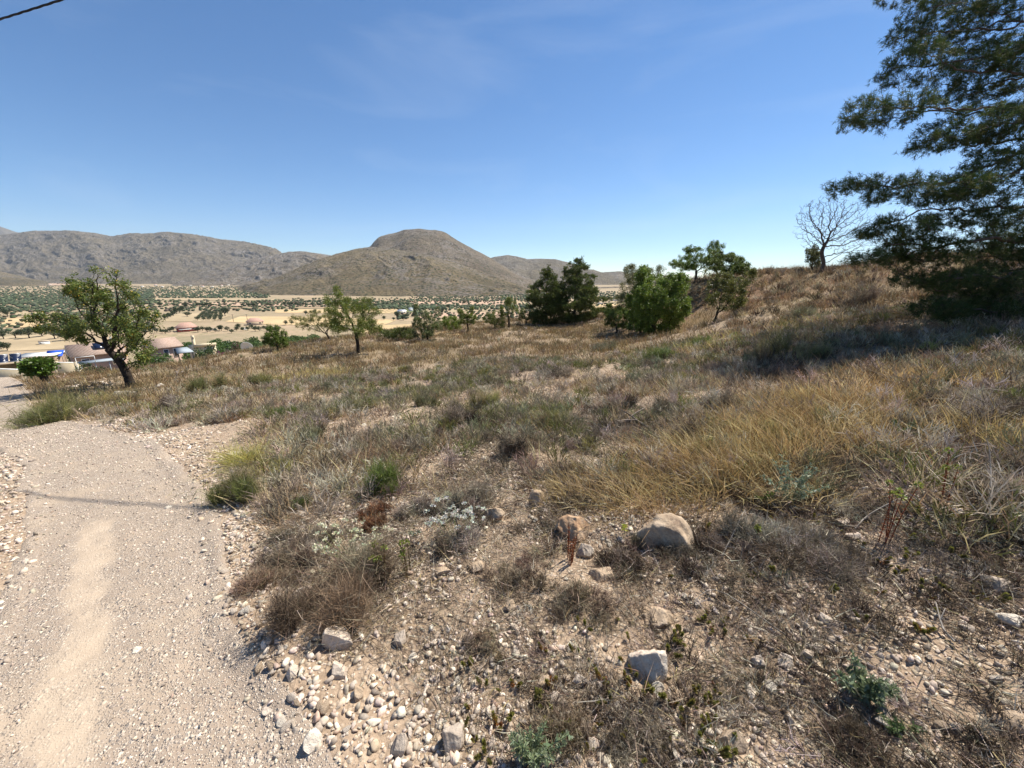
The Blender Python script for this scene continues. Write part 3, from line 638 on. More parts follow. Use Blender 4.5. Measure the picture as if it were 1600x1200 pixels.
def m_rock(name, a, b, c):
    m, nt, bs = mat_new(name); g = objcoord(nt)
    n1 = noise(nt, g, 9, 7, .7); col_ = ramp(nt, n1, [(.33, a), (.5, b), (.66, c)])
    n2 = noise(nt, g, 40, 4, .7); col_ = mixc(nt, ramp(nt, n2, [(.55, (0, 0, 0)), (.7, (.5, .5, .5))]), col_, tuple(x * .55 for x in a))
    nt.links.new(col_, bs.inputs['Base Color']); bs.inputs['Roughness'].default_value = .9; bs.inputs['Specular IOR Level'].default_value = .15
    sx = nt.nodes.new('ShaderNodeSeparateXYZ'); nt.links.new(g, sx.inputs[0]); dirt = mth(nt, 'ADD', mth(nt, 'MULTIPLY', sx.outputs[2], -9), mth(nt, 'MULTIPLY', noise(nt, g, 22, 5, .75), 1.5)); col_ = mixc(nt, ramp(nt, dirt, [(.55, (0, 0, 0)), (.95, (.8, .8, .8))]), col_, (.33, .25, .18)); nt.links.new(col_, bs.inputs['Base Color'])
    bump(nt, bs, mth(nt, 'ADD', n1, mth(nt, 'MULTIPLY', n2, .5)), .7, .02); return m
RK = {'pale': m_rock('rock_pale', (.40, .30, .235), (.56, .47, .38), (.66, .59, .50)), 'tan': m_rock('rock_tan', (.27, .19, .13), (.41, .31, .215), (.54, .43, .32)),
      'grey': m_rock('rock_grey', (.27, .21, .16), (.40, .33, .265), (.54, .47, .39)), 'orange': m_rock('rock_orange', (.34, .20, .12), (.46, .30, .18), (.54, .41, .29)),
      'white': m_rock('rock_white', (.42, .35, .27), (.60, .53, .44), (.68, .63, .55))}
def rock(px, py, wpx, hpx, kind, label, seed, group=None, name='rock', sink=.52, dims=None):
    rg = np.random.default_rng(seed); p, t = at(px, py + hpx * .42); k = t / F
    w_ = wpx * k / 2 * .9; h_ = hpx * k / 2 * 1.0
    v, f = rockshape(4, rg, 16 if wpx < 60 else 9, (1, 1, 1), .05 if wpx < 60 else .09); v = v * (1 + .05 * (ridged(v[:, 0] * 3 + v[:, 2], v[:, 1] * 3 + v[:, 2] * 2, 1, 4, seed)[:, None] - .6)); v = v / np.abs(v).max(0); v = v * np.array([w_, (w_ + h_) / 2 * .85 if dims is None else dims * w_, h_])
    me = mesh(name, v, [f], RK[kind], smooth=True)
    o = mkobj(name, me, loc=(p[0], p[1] + h_ * .3, p[2] + h_ * (1 - sink * 1.6))); o.rotation_euler = ((rg.random() - .5) * .3, 0, (rg.random() - .5) * .5)
    tag(o, label, 'rock', group); return o
ROCKS = [(526, 992, 56, 52, 'pale', 'round pinkish white boulder with brown streaks in front of the brown bush'),
 (526, 1042, 34, 40, 'pale', 'small grey white rock leaning against the round streaked boulder'), (621, 994, 32, 30, 'grey', 'rounded grey rock right of the round streaked boulder'),
 (468, 923, 34, 30, 'pale', 'pale rock half hidden under the left edge of the brown bush'), (1020, 1028, 72, 80, 'pale', 'large angular two toned pale rock among dead twigs at bottom centre'),
 (1052, 818, 124, 80, 'tan', 'largest tan boulder partly covered by golden grass'), (903, 815, 78, 50, 'orange', 'orange boulder in golden grass left of the largest tan one'),
 (914, 850, 34, 42, 'grey', 'upright grey split rock below the orange boulder'), (838, 772, 26, 34, 'tan', 'small upright tan rock in grass above the orange boulder'),
 (772, 798, 40, 34, 'tan', 'flat orange brown rock left of the small upright tan one'), (706, 1146, 44, 56, 'grey', 'smooth grey rock at the bottom edge beside dead twigs'),
 (622, 1160, 34, 46, 'grey', 'rough brownish rock left of the smooth grey one at bottom'), (489, 1154, 32, 44, 'white', 'jagged white rock at the bottom by the path edge'),
 (455, 1048, 24, 24, 'pale', 'round cream stone left of the leaning grey white rock'), (559, 1077, 22, 34, 'tan', 'egg shaped tan rock below the leaning grey white rock'),
 (421, 1106, 26, 24, 'pale', 'rounded cream stone lying alone on the path edge'), (800, 942, 24, 22, 'tan', 'small roundish tan rock at centre of the stony slope'),
 (646, 909, 18, 13, 'white', 'small bright white stone above the stony slope'), (905, 1060, 32, 28, 'pale', 'blocky pale rock left of the large angular pale rock'),
 (848, 1062, 28, 36, 'tan', 'reddish brown rock left of the blocky pale one'), (868, 1086, 30, 38, 'grey', 'grey rock wedged below the reddish brown one'),
 (1030, 962, 60, 36, 'tan', 'flat cream tan rock slab above the large angular pale rock'), (1186, 1026, 28, 26, 'pale', 'square pale stone, left one of a row of three'),
 (1232, 1030, 34, 24, 'pale', 'broad pale stone in the middle of a row of three'), (1264, 1020, 32, 22, 'grey', 'greyish stone, right one of a row of three'),
 (1290, 962, 40, 20, 'pale', 'long flat pale stone above the row of three'), (1338, 836, 30, 20, 'pale', 'oblong pale stone beside the red stemmed spurge'),
 (1322, 812, 36, 18, 'pale', 'flat pale stone just above the oblong one beside the red spurge'), (1585, 966, 44, 26, 'white', 'grey white stone at the right edge of the picture'),
 (1560, 905, 56, 30, 'grey', 'flat grey rock near the right edge above the succulent clump'), (1145, 1150, 50, 46, 'tan', 'brown tan rock at bottom right of centre among grass'),
 (690, 890, 36, 16, 'tan', 'low tan rock above the stony slope right of the white stone'), (690, 1000, 14, 12, 'white', 'tiny white stone near centre of the stony slope'),
 (944, 890, 50, 34, 'tan', 'brown rock behind dead twigs below the upright split rock'), (1090, 880, 40, 22, 'grey', 'grey rock in the twigs below the largest tan boulder'),
 (745, 880, 34, 26, 'tan', 'tan rock in a cluster on the right of the dry bush'), (1220, 770, 40, 26, 'tan', 'brown rock below the silvery thistle'),
 (1500, 800, 40, 22, 'pale', 'pale rock behind the orange succulents at right'), (1580, 1120, 60, 40, 'tan', 'tan rock in shade at the lower right corner'),
 (190, 613, 40, 17, 'white', 'long white boulder at the foot of the left almond tree'), (247, 601, 16, 11, 'white', 'small white boulder right of the left almond tree trunk'),
 (366, 708, 26, 9, 'white', 'flat white stone behind the yellow grass tuft by the path'), (215, 1015, 24, 16, 'white', 'bright white stone alone on the middle of the gravel path'),
 (332, 1000, 24, 18, 'grey', 'grey stone on the right half of the gravel path'), (150, 920, 14, 10, 'pale', 'small pale stone beside the wheel track'), (89, 1176, 18, 12, 'white', 'white chip on the wheel track at the bottom edge')]
ROCKS = [r_ for r_ in ROCKS]
for i, (a, b, c, d, k_, lab) in enumerate(ROCKS): rock(a, b, c, d, k_, lab, 300 + i)
SHORT = ['streaked boulder', 'leaning grey white rock', 'rounded grey rock', 'rock under the brown bush', 'large angular pale rock', 'largest tan boulder', 'orange boulder', 'upright split rock', 'small upright tan rock', 'flat orange brown rock', 'smooth grey bottom rock', 'rough brownish rock', 'jagged white rock', 'round cream stone', 'egg shaped rock', 'lone cream edge stone', 'roundish tan rock', 'bright white stone', 'blocky pale rock', 'reddish brown rock', 'wedged grey rock', 'flat cream slab', 'square pale stone', 'broad pale stone', 'greyish stone of the row', 'long flat pale stone', 'oblong pale stone', 'flat stone by the spurge', 'white stone at right edge', 'flat grey right rock', 'brown tan bottom rock', 'low tan rock', 'tiny white stone', 'brown rock in twigs', 'grey rock in twigs', 'clustered tan rock', 'brown thistle rock', 'pale rock by succulents', 'shaded corner rock', 'long white boulder', 'small white boulder', 'flat white slab', 'white path stone', 'grey path stone', 'wheel track stone', 'white track chip']
USED = {}
def rel(px, py, pre):
    q_ = sorted(range(len(ROCKS)), key=lambda i: (ROCKS[i][0] - px) ** 2 + (ROCKS[i][1] - py) ** 2)
    for i in q_[:6]:
        dx, dy = px - ROCKS[i][0], py - ROCKS[i][1]; d = math.hypot(dx, dy); a = math.degrees(math.atan2(-dy, dx)) % 360
        w_ = ['right of', 'up and right of', 'behind', 'up and left of', 'left of', 'down and left of', 'in front of', 'down and right of'][int((a + 22.5) // 45) % 8]
        f_ = 'just ' if d < 55 else ('' if d < 120 else 'well ')
        lab = pre + ' ' + f_ + w_ + ' the ' + SHORT[i]
        if lab not in USED: USED[lab] = 1; return lab
    return lab
# piled stones by the village edge
rs = np.random.default_rng(44)
ORD = 'first second third fourth fifth sixth seventh eighth ninth tenth eleventh twelfth thirteenth fourteenth fifteenth sixteenth seventeenth eighteenth nineteenth twentieth'.split()
heapx = list(104 + 62 * rs.random(16))
for i in range(16):
    a = heapx[i]; b = 600 - (a - 104) * .10 + rs.normal() * 3
    rock(a, b, 8 + 7 * rs.random(), 5 + 3 * rs.random(), ['tan', 'pale', 'white'][i % 3], ['tan', 'pale', 'white'][i % 3] + ' stone in the heap left of the large almond trunk, ' + ORD[int(sum(q_ < a for q_ in heapx))] + ' from the left', 400 + i, 'stones heaped near the tiled house')
# loose stones, copies of eight shapes
protoR = []; PK = {}
for i in range(10):
    v, f = rockshape(2, np.random.default_rng(500 + i), 9, (1, .55 + .4 * rs.random(), .4 + .35 * rs.random()), .04); protoR.append(mesh('loose_stone', v, [f], RK[['pale', 'pale', 'grey', 'tan', 'white'][i % 5]], smooth=False)); PK[protoR[-1].name] = i
spots = []
while len(spots) < 285:
    if len(spots) < 130: a = 400 + 1190 * rs.random(); b = 800 + 390 * rs.random()
    elif len(spots) < 210: b = 780 + 415 * rs.random(); a = np.interp(b, [780, 900, 1000, 1200], [320, 365, 415, 500]) + rs.normal() * 28
    elif len(spots) < 245: a = 30 + 380 * rs.random(); b = 760 + 430 * rs.random()
    else: a = 440 + 620 * rs.random(); b = 600 + 200 * rs.random()
    if any(abs(a - q_[0]) < 26 and abs(b - q_[1]) < 24 for q_ in ROCKS): continue
    spots.append((a, b))
for i, (a, b) in enumerate(spots):
    p, t = at(a, b); z_ = 'slope' if i < 130 or i >= 245 else ('edge' if i < 210 else 'path')
    s_ = (.013 + .022 * rs.random() ** 2) * (1.0 if z_ != 'path' else .55) * (1 if t < 3.5 else 1.7)
    o = bpy.data.objects.new('loose_stone', protoR[int(rs.integers(10))]); COL.objects.link(o)
    o.location = (p[0], p[1], p[2] + s_ * .22); o.rotation_euler = (rs.normal() * .4, rs.normal() * .4, rs.random() * 6.28); o.scale = (s_, s_, s_)
    tag(o, rel(a, b, ('larger ' if s_ > .028 else ('small ' if s_ < .018 else '')) + ['pale', 'pale', 'grey', 'tan', 'white'][o.data.materials[0].name and PK[o.data.name] % 5] + ' loose stone'), 'stone',
        {'slope': 'loose stones on the slope', 'edge': 'loose stones along the path edge', 'path': 'small stones on the path'}[z_])
# gravel (uncountable)
def gmask(n_, rmin, rmax, k_=0.0, az=62, rg=None):
    rg = rg or rng
    if 57 < az < 67: n_ = int(n_ * 1.24); az += 15
    u_ = rg.random(n_)
    r = (rmin ** (1 + k_) + (rmax ** (1 + k_) - rmin ** (1 + k_)) * u_) ** (1 / (1 + k_)); a_ = np.radians((rg.random(n_) * 2 - 1) * az)
    return r * np.sin(a_), r * np.cos(a_)
def scatter_stones(name, x, y, s_, cols, w_, sub=0, rg=None, lift=.15, kind='stuff'):
    rg = rg or rng; n_ = len(x); z = H(x, y); pm = pathm(x, y); z = z + (.012 + .0035 * np.hypot(x, y)) * sst(pm, -.05, .12)
    A = Acc(); C = mixcols(cols, w_, n_, .14, rg); C = C * .5 + .5 * C.mean(1, keepdims=True) * np.array([1.18, 1.0, .82]); which = rg.integers(0, 6, n_)
    for j in range(6):
        v, f = rockshape(sub, np.random.default_rng(700 + j + sub * 10), 6 if sub == 0 else 11, (1, .5 + .4 * rg.random(), .35 + .35 * rg.random()), 0)
        m_ = np.where(which == j)[0]; k_ = len(m_)
        if not k_: continue
        q_ = nrm(np.concatenate([rg.normal(size=(k_, 2)) * .25, rg.normal(size=(k_, 1)), rg.normal(size=(k_, 1))], 1)); a_, b_, c_, d_ = q_.T
        Rm = np.stack([1 - 2 * (b_ * b_ + c_ * c_), 2 * (a_ * b_ - c_ * d_), 2 * (a_ * c_ + b_ * d_), 2 * (a_ * b_ + c_ * d_), 1 - 2 * (a_ * a_ + c_ * c_), 2 * (b_ * c_ - a_ * d_), 2 * (a_ * c_ - b_ * d_), 2 * (b_ * c_ + a_ * d_), 1 - 2 * (a_ * a_ + b_ * b_)], 1).reshape(-1, 3, 3)
        W_ = np.einsum('nij,vj->nvi', Rm, v) * s_[m_][:, None, None]; W_ += np.stack([x[m_], y[m_], z[m_] + s_[m_] * lift], 1)[:, None]
        Ff = (np.arange(k_)[:, None, None] * len(v) + f[None]).reshape(-1, 3); A.add(W_.reshape(-1, 3), Ff, np.repeat(C[m_], len(v), 0))
    m, nt, b = mat_new('gravel_' + name); a = nt.nodes.new('ShaderNodeAttribute'); a.attribute_name = 'Col'
    nz = noise(nt, geo(nt), 120, 3, .7); nt.links.new(mixc(nt, 1, a.outputs['Color'], ramp(nt, nz, [(.3, (.75, .73, .7)), (.7, (1.15, 1.15, 1.15))]), 'MULTIPLY'), b.inputs['Base Color'])
    b.inputs['Roughness'].default_value = .9; b.inputs['Specular IOR Level'].default_value = .12
    return tag(mkobj(name, A.me(name, m)), kind=kind, label='loose pale ' + name + ' strewn over the stony ground' , cat='gravel')
SC = [(.58, .49, .40), (.46, .37, .30), (.38, .31, .25), (.66, .58, .48), (.26, .21, .175), (.53, .37, .25)]
rg1 = np.random.default_rng(81)
xs, ys, ss = [], [], []
def addst(x, y, s_, m_): xs.append(x[m_]); ys.append(y[m_]); ss.append(s_[m_])
x, y = gmask(85000, .7, 17, .15, 66, rg1); pm = pathm(x, y); rd = dline(x, y, RL); r_ = np.hypot(x, y)     # on the path: fine
s_ = (.0032 + .0045 * rg1.random(len(x)) ** 2) * (1 + .22 * r_); addst(x, y, s_, (pm > -.3) & (rd > .09 + .1 * rg1.random(len(x))) & (fbm(x, y, .35, 2, 55) > .24))
x, y = gmask(95000, .7, 12, .3, 66, rg1); pm = pathm(x, y); rd = dline(x, y, RL); r_ = np.hypot(x, y)      # border band right of the path and on the verge
band = np.exp(-((pm + .42) / .42) ** 2) * (x > -9); s_ = (.006 + .022 * rg1.random(len(x)) ** 2.4) * (1 + .07 * r_); addst(x, y, s_, rg1.random(len(x)) < band * .85 * (rd > .12))
x, y = gmask(130000, .7, 9, .25, 66, rg1); pm = pathm(x, y); r_ = np.hypot(x, y)                              # everywhere off the path
dn = sst(fbm(x, y, .45, 3, 91), .40, .62) * (1 - .75 * sst(r_, 2.5, 6)); s_ = (.004 + .020 * rg1.random(len(x)) ** 4) * (1 + .10 * r_); addst(x, y, s_, (pm < -.1) & (rg1.random(len(x)) < dn))
x, y = gmask(9000, .95, 5.5, .6, 64, rg1); pm = pathm(x, y); dn = sst(fbm(x, y, .6, 3, 93), .45, .6) * sst(-pm, .1, .5); s_ = .010 + .026 * rg1.random(len(x)) ** 2.5; sel = rg1.random(len(x)) < dn * .8; BIG = (x[sel], y[sel], s_[sel])
x, y = gmask(26000, 4, 30, .6, 60, rg1); pm = pathm(x, y); dn = sst(fbm(x, y, 1.3, 3, 92), .50, .66); s_ = (.014 + .03 * rg1.random(len(x)) ** 3) * (1 + .02 * np.hypot(x, y)); addst(x, y, s_, (pm < -.1) & (rg1.random(len(x)) < dn * .5))
scatter_stones('gravel', np.concatenate(xs), np.concatenate(ys), np.concatenate(ss), SC, [4, 4, 2, 2, 1.2, 1.2], 0, rg1)
scatter_stones('rubble', *BIG, SC, [4, 3, 2, 3, .8, 1.5], 1, rg1, lift=.05)
# ================================================================ ground cover
STRAW = [(.40, .31, .17), (.33, .25, .13), (.50, .41, .26), (.24, .17, .10)]
GOLD = [(.40, .29, .13), (.27, .19, .085), (.58, .46, .26), (.16, .115, .055)]
RUST = [(.31, .205, .115), (.25, .165, .095), (.39, .285, .165), (.19, .13, .08)]
GREYT = [(.33, .275, .21), (.22, .18, .135), (.48, .42, .335), (.12, .095, .07)]
DARKT = [(.10, .072, .05), (.17, .127, .092), (.29, .235, .175), (.055, .04, .03)]  # dead twig browns, deepened to imitate black shade between stems
FARR = [(.23, .155, .075), (.18, .125, .065), (.33, .245, .13), (.12, .09, .05)]
OLIVE = [(.19, .185, .06), (.14, .145, .05), (.27, .25, .10), (.31, .26, .13)]
GREENB = [(.12, .165, .035), (.095, .13, .035), (.18, .21, .065)]
SAGE = [(.21, .20, .115), (.16, .16, .09), (.28, .265, .17)]
def zone(x, y, px, py, rad, t_=None):
    p = atp(px, py); return np.exp(-((x - p[0]) ** 2 + (y - p[1]) ** 2) / rad ** 2)
def tufts(acc, x, y, per, L, W, cols, w_, spread=.35, rad=.04, lean=(.0, .0), bendk=.3, rg=None, z=None, up=1.0, tipb=1.25):
    """grass tufts: per blades at each (x, y)"""
    rg = rg or rng; n_ = len(x)
    if n_ == 0: return
    z = H(x, y) if z is None else z; m_ = n_ * per; L = np.repeat(np.broadcast_to(L, n_), per) * (.55 + .6 * rg.random(m_)); W = np.repeat(np.broadcast_to(W, n_), per) * (.7 + .6 * rg.random(m_))
    rad = np.repeat(np.broadcast_to(rad, n_), per)[:, None]
    B = np.repeat(np.stack([x, y, z], 1), per, 0); off = rg.normal(size=(m_, 2)) * rad; B[:, :2] += off; B[:, 2] -= .015
    D = np.concatenate([off / rad * spread * .7 + rg.normal(size=(m_, 2)) * spread * .6 + np.array(lean), np.full((m_, 1), up)], 1); D = nrm(D)
    bend = np.concatenate([D[:, :2] + rg.normal(size=(m_, 2)) * .5 + np.array(lean), -rg.random((m_, 1)) * .7], 1) * L[:, None] * bendk
    c0 = mixcols(cols, w_, n_, .10, rg); C = np.repeat(c0, per, 0) * (1 + .16 * rg.normal(size=(m_, 1))); C = np.clip(C, .01, .8)
    blades(acc, B, D, L, W, bend, C, np.clip(C * tipb, 0, .85), rg)
def cushion(acc, x, y, n_st, hgt, wid, W, cols, w_, rg=None, sub=5, zz=None, up=.7):
    """dead or living twiggy cushions: stems that fork"""
    rg = rg or rng; n_ = len(x)
    if n_ == 0: return
    z = H(x, y) if zz is None else zz; hgt = np.broadcast_to(hgt, n_); wid = np.broadcast_to(wid, n_); W = np.broadcast_to(W, n_)
    m_ = n_ * n_st; B = np.repeat(np.stack([x, y, z - .01], 1), n_st, 0); hh = np.repeat(hgt, n_st); ww = np.repeat(wid, n_st); Wm = np.repeat(W, n_st)
    a_ = rg.random(m_) * 6.283; q_ = np.sqrt(rg.random(m_)); tip = np.stack([np.cos(a_) * q_ * ww, np.sin(a_) * q_ * ww, hh * (1 - .55 * q_ ** 2) * (.75 + .35 * rg.random(m_))], 1)
    B = B + tip * np.array([.25, .25, 0]); v = tip * np.array([.75, .75, 1]) ; L = np.linalg.norm(v, axis=1); D = v / L[:, None]
    c0 = np.repeat(mixcols(cols, w_, n_, .12, rg), n_st, 0) * (1 + .12 * rg.normal(size=(m_, 1))); C = np.clip(c0, .01, .8)
    bend = rg.normal(size=(m_, 3)) * L[:, None] * .12
    blades(acc, B, D, L * .9, Wm, bend, C * .8, C, rg)
    t = .3 + .65 * rg.random((m_ * sub, 1)); k_ = np.repeat(np.arange(m_), sub)
    P0 = B[k_] + D[k_] * L[k_][:, None] * t * .9 + bend[k_] * t * t; DD = nrm(D[k_] * .8 + rdir(m_ * sub, rg) * .75 + np.array([0, 0, .25 * up]))
    l2 = L[k_] * (.22 + .3 * rg.random(m_ * sub)) ; blades(acc, P0, DD, l2, Wm[k_] * .8, rg.normal(size=P0.shape) * l2[:, None] * .2, C[k_], np.clip(C[k_] * (1.1 + .3 * rg.random((m_ * sub, 1))), 0, .8), rg)
rg2 = np.random.default_rng(91)
def bare(x, y):
    b = sst(fbm(x, y, 1.5, 3, 61), .475, .58) * .85
    for px, py, rd_, s_ in [(690, 735, .75, 1.0), (640, 650, 1.3, .9), (960, 700, .8, 1.), (1010, 685, .7, .9), (800, 690, .6, .8), (200, 652, 1.2, 1.2), (650, 1040, .28, .9), (1440, 1000, .5, .8), (1480, 860, .3, .6), (1540, 1060, .4, .9), (300, 700, 1.0, .8), (830, 720, .6, .8)]:
        b = np.maximum(b, s_ * zone(x, y, px, py, rd_))
    return np.clip(b, 0, 1)
def golden(x, y):
    g = 0
    for px, py, rd_ in [(1080, 740, .6), (1150, 710, .7), (1250, 670, .8), (1330, 630, .9), (1420, 600, .9), (1000, 785, .4), (930, 780, .35), (1560, 690, .35), (1180, 760, .4)]: g = np.maximum(g, zone(x, y, px, py, rd_))
    return g
def yellow(x, y):
    g = 0
    for px, py, rd_ in [(1180, 522, 1.2), (1110, 545, .9), (1230, 512, 1.1), (380, 745, .45), (150, 628, 1.0), (480, 590, 1.6)]: g = np.maximum(g, zone(x, y, px, py, rd_))
    return g
G = Acc(); SH = Acc(); LT = Acc()
# --- far field: rusty dry grass
x, y = gmask(32000, 12, 62, .75, 58, rg2); r_ = np.hypot(x, y); pm = pathm(x, y); az = np.degrees(np.arctan2(x, y))
bank = sst(hmacro(x, y), -.9, .1); d_ = (.92 - .55 * bare(x, y)) * np.where((az > 20), 1 - .75 * bank, 1); keep = (pm < -.15) & (rg2.random(len(x)) < d_) & (H(x, y) > -8.5) 
x, y, r_, bank = x[keep], y[keep], r_[keep], bank[keep]; yl = yellow(x, y)
typ = rg2.random(len(x)); rusty = sst(r_, 13, 22) * (1 - bank)
m1 = typ < .35 + .45 * rusty
tufts(G, x[m1], y[m1], 15, .30 + .12 * rg2.random(m1.sum()), .010 + .0004 * r_[m1], FARR, [4, 3, 3, 3], .35, .16, bendk=.25, rg=rg2)
m2 = (~m1) & (typ < .75); tufts(G, x[m2], y[m2], 14, .26, .010 + .0004 * r_[m2], STRAW + FARR, [2, 3, 1, 2, 2, 2, 2, 2], .4, .15, rg=rg2)
m3 = (~m1) & (~m2); cushion(SH, x[m3], y[m3], 10, .22 + .15 * rg2.random(m3.sum()), .28, .009 + .0004 * r_[m3], GREYT + SAGE, [3, 3, 2, 1, 2, 2, 1], rg2, 4)
m4 = yl > .4; tufts(G, x[m4], y[m4], 24, .3, .012, [(.52, .44, .17), (.44, .36, .13)], [1, 1], .4, .2, rg=rg2)
# --- mid field
x, y = gmask(10500, 3.0, 15, .75, 62, rg2); r_ = np.hypot(x, y); pm = pathm(x, y); gd = golden(x, y); br = bare(x, y)
dn = np.clip(.9 - .85 * br + gd * .3, .0, 1) * sst(-pm, .05, .5) * sst(r_ + 1.3 * (fbm(x, y, 1.1, 2, 48) - .5), 2.3, 3.4); keep = (rg2.random(len(x)) < dn) & ~((np.degrees(np.arctan2(x, y)) < -36) & (y < 6.4)); x, y, r_, gd, br = x[keep], y[keep], r_[keep], gd[keep], br[keep]
typ = rg2.random(len(x)); n1_ = fbm(x, y, 1.6, 3, 33); bank = sst(hmacro(x, y), .1, .6); wv = .0045 + .0006 * r_
m0 = (gd > .3 + .35 * typ) & (rg2.random(len(x)) < .7); tufts(G, x[m0], y[m0], 30, .20 + .16 * rg2.random(m0.sum()), wv[m0], GOLD, [4, 3, 2, 2], .32, .11, lean=(-.22, -.18), bendk=.4, rg=rg2)
rest = ~m0; tm = typ + (n1_ - .5) * 1.2
m1 = rest & (tm < .36); tufts(G, x[m1], y[m1], 26, .15 + .15 * rg2.random(m1.sum()), wv[m1], STRAW + RUST[:2], [2, 3, 2, 2, 2, 2], .45, .10, rg=rg2)
m2 = rest & (tm >= .36) & (tm < .74); cushion(SH, x[m2], y[m2], 18, .12 + .18 * rg2.random(m2.sum()), .12 + .22 * rg2.random(m2.sum()), wv[m2], GREYT, [3, 3, 3, 1], rg2, 6)
m3 = rest & (tm >= .74); cushion(SH, x[m3], y[m3], 20, .13 + .17 * rg2.random(m3.sum()), .12 + .2 * rg2.random(m3.sum()), wv[m3], SAGE + OLIVE[:3], [2, 2, 2, 2, 2, 1], rg2, 6)
# --- short litter & low dead stuff over mid field
x, y = gmask(70000, 2.2, 14, .5, 62, rg2); pm = pathm(x, y); r_ = np.hypot(x, y); keep = (pm < -.25) & (rg2.random(len(x)) < .9 - .65 * bare(x, y)); x, y, r_ = x[keep], y[keep], r_[keep]; n_ = len(x)
B = np.stack([x, y, H(x, y) + .006], 1); D = nrm(np.concatenate([rg2.normal(size=(n_, 2)), .35 * np.abs(rg2.normal(size=(n_, 1)))], 1)); L_ = .05 + .10 * rg2.random(n_)
blades(LT, B, D, L_, .0022 + .0007 * r_, rg2.normal(size=(n_, 3)) * .01, mixcols(DARKT + GREYT, [2, 2, 2, 1, 2, 2, 2, 1], n_, .15, rg2), rg=rg2)
# --- near: dense dead twig litter
x, y = gmask(330000, .75, 5.6, .7, 64, rg2); pm = pathm(x, y); ln = fbm(x, y, .30, 3, 45); dn = (.35 + .65 * sst(ln, .40, .55)) * sst(-pm, .5, 1.0) * (1 - .75 * bare(x, y)); keep = rg2.random(len(x)) < dn; x, y = x[keep], y[keep]; n_ = len(x); r_ = np.hypot(x, y)
B = np.stack([x, y, H(x, y) + .004 + .03 * rg2.random(n_) ** 2], 1); D = nrm(np.concatenate([rg2.normal(size=(n_, 2)), .28 * rg2.normal(size=(n_, 1)) + .15], 1)); L_ = .03 + .10 * rg2.random(n_) ** 1.5
blades(LT, B, D, L_, .0020 + .0008 * r_ * rg2.random(n_), rg2.normal(size=(n_, 3)) * L_[:, None] * .22, mixcols(DARKT + GREYT + STRAW[:2], [3, 3, 3, 2, 2, 2, 2, 1, 1, 1], n_, .2, rg2), rg=rg2)
# --- near: low dead cushions and wispy stalks
x, y = gmask(19000, .95, 6.0, .8, 62, rg2); pm = pathm(x, y); dn = (.25 + .75 * sst(x, -.3, .5)) * sst(fbm(x, y, .30, 3, 45), .40, .54) * sst(-pm, .35, .8) * (1 - .8 * bare(x, y)); keep = (rg2.random(len(x)) < dn) & ~((x < 0) & (dline(x, y, PL[::3] + np.array([[1.0, .1]])) < 1.0)) & (np.degrees(np.arctan2(x, y)) > -34); x, y = x[keep], y[keep]
cushion(SH, x, y, 16, .03 + .07 * rg2.random(len(x)) ** 1.5, .06 + .12 * rg2.random(len(x)), .0022 + .0003 * np.hypot(x, y), DARKT + GREYT[:3], [4, 3, 2, 5, 1.5, 1.5, 2], rg2, 8)
x, y = gmask(5200, .95, 5.5, .8, 62, rg2); pm = pathm(x, y); keep = (pm < -.55) & (rg2.random(len(x)) < .8 - .6 * bare(x, y)) & (np.degrees(np.arctan2(x, y)) > -36); x, y = x[keep], y[keep]
tufts(G, x, y, 6, .05 + .10 * rg2.random(len(x)), .0018, STRAW + RUST + DARKT[1:3], [2, 1, 2, 1, 2, 2, 2, 1, 2, 2], .5, .025, rg=rg2)
# long wiry stems, bleached and dark, tangled over the slope; tones spread to imitate highlights and shade
x, y = gmask(26000, .95, 7, .7, 62, rg2); pm = pathm(x, y); keep = (pm < -.6) & (rg2.random(len(x)) < (.35 + .65 * sst(x, -.4, .4)) * (.3 + .7 * sst(fbm(x, y, .5, 3, 49), .42, .56)) * (1 - .8 * bare(x, y))); x, y = x[keep], y[keep]; n_ = len(x); L_ = .08 + .22 * rg2.random(n_) ** 1.6
D = nrm(np.concatenate([rg2.normal(size=(n_, 2)), .15 + .45 * np.abs(rg2.normal(size=(n_, 1)))], 1)); B = np.stack([x, y, H(x, y) - .004], 1)
bd = rg2.normal(size=(n_, 3)) * L_[:, None] * .25; bd[:, 2] = -np.abs(bd[:, 2]) - D[:, 2] * L_ * .5; blades(LT, B, D, L_, .0016 + .0007 * np.hypot(x, y), bd, mixcols([(.62, .56, .47), (.42, .37, .30), (.14, .105, .08), (.05, .038, .03), (.50, .40, .24)], [3, 3, 2, 3, 1.5], n_, .15, rg2), rg=rg2)
# --- golden stand near the boulders, finer
x, y = gmask(3400, 1.9, 6.0, .8, 62, rg2); gd = golden(x, y); keep = (gd > .3) & (rg2.random(len(x)) < gd * 1.2) & (pathm(x, y) < -.5); x, y = x[keep], y[keep]
tufts(G, x, y, 26, .20 + .16 * rg2.random(len(x)), .0032, GOLD, [4, 3, 3, 2], .32, .06, lean=(-.25, -.2), bendk=.45, rg=rg2)
# --- left verge: sparse low dry growth
x, y = gmask(9000, 1.6, 16, .5, 66, rg2); keep = (x < 0) & (pathm(x, y) < -.05) & (np.degrees(np.arctan2(x, y)) < -38) & (y < 6.2 + .0 * x) & (fbm(x, y, .6, 3, 47) > .46) & (dline(x, y, RL) > .16); x, y = x[keep], y[keep]
tufts(LT, x, y, 5, .018 + .03 * rg2.random(len(x)), .003 + .0008 * np.hypot(x, y), RUST + STRAW, [3, 3, 2, 3, 1, 1, 1, 1], .9, .04, rg=rg2)
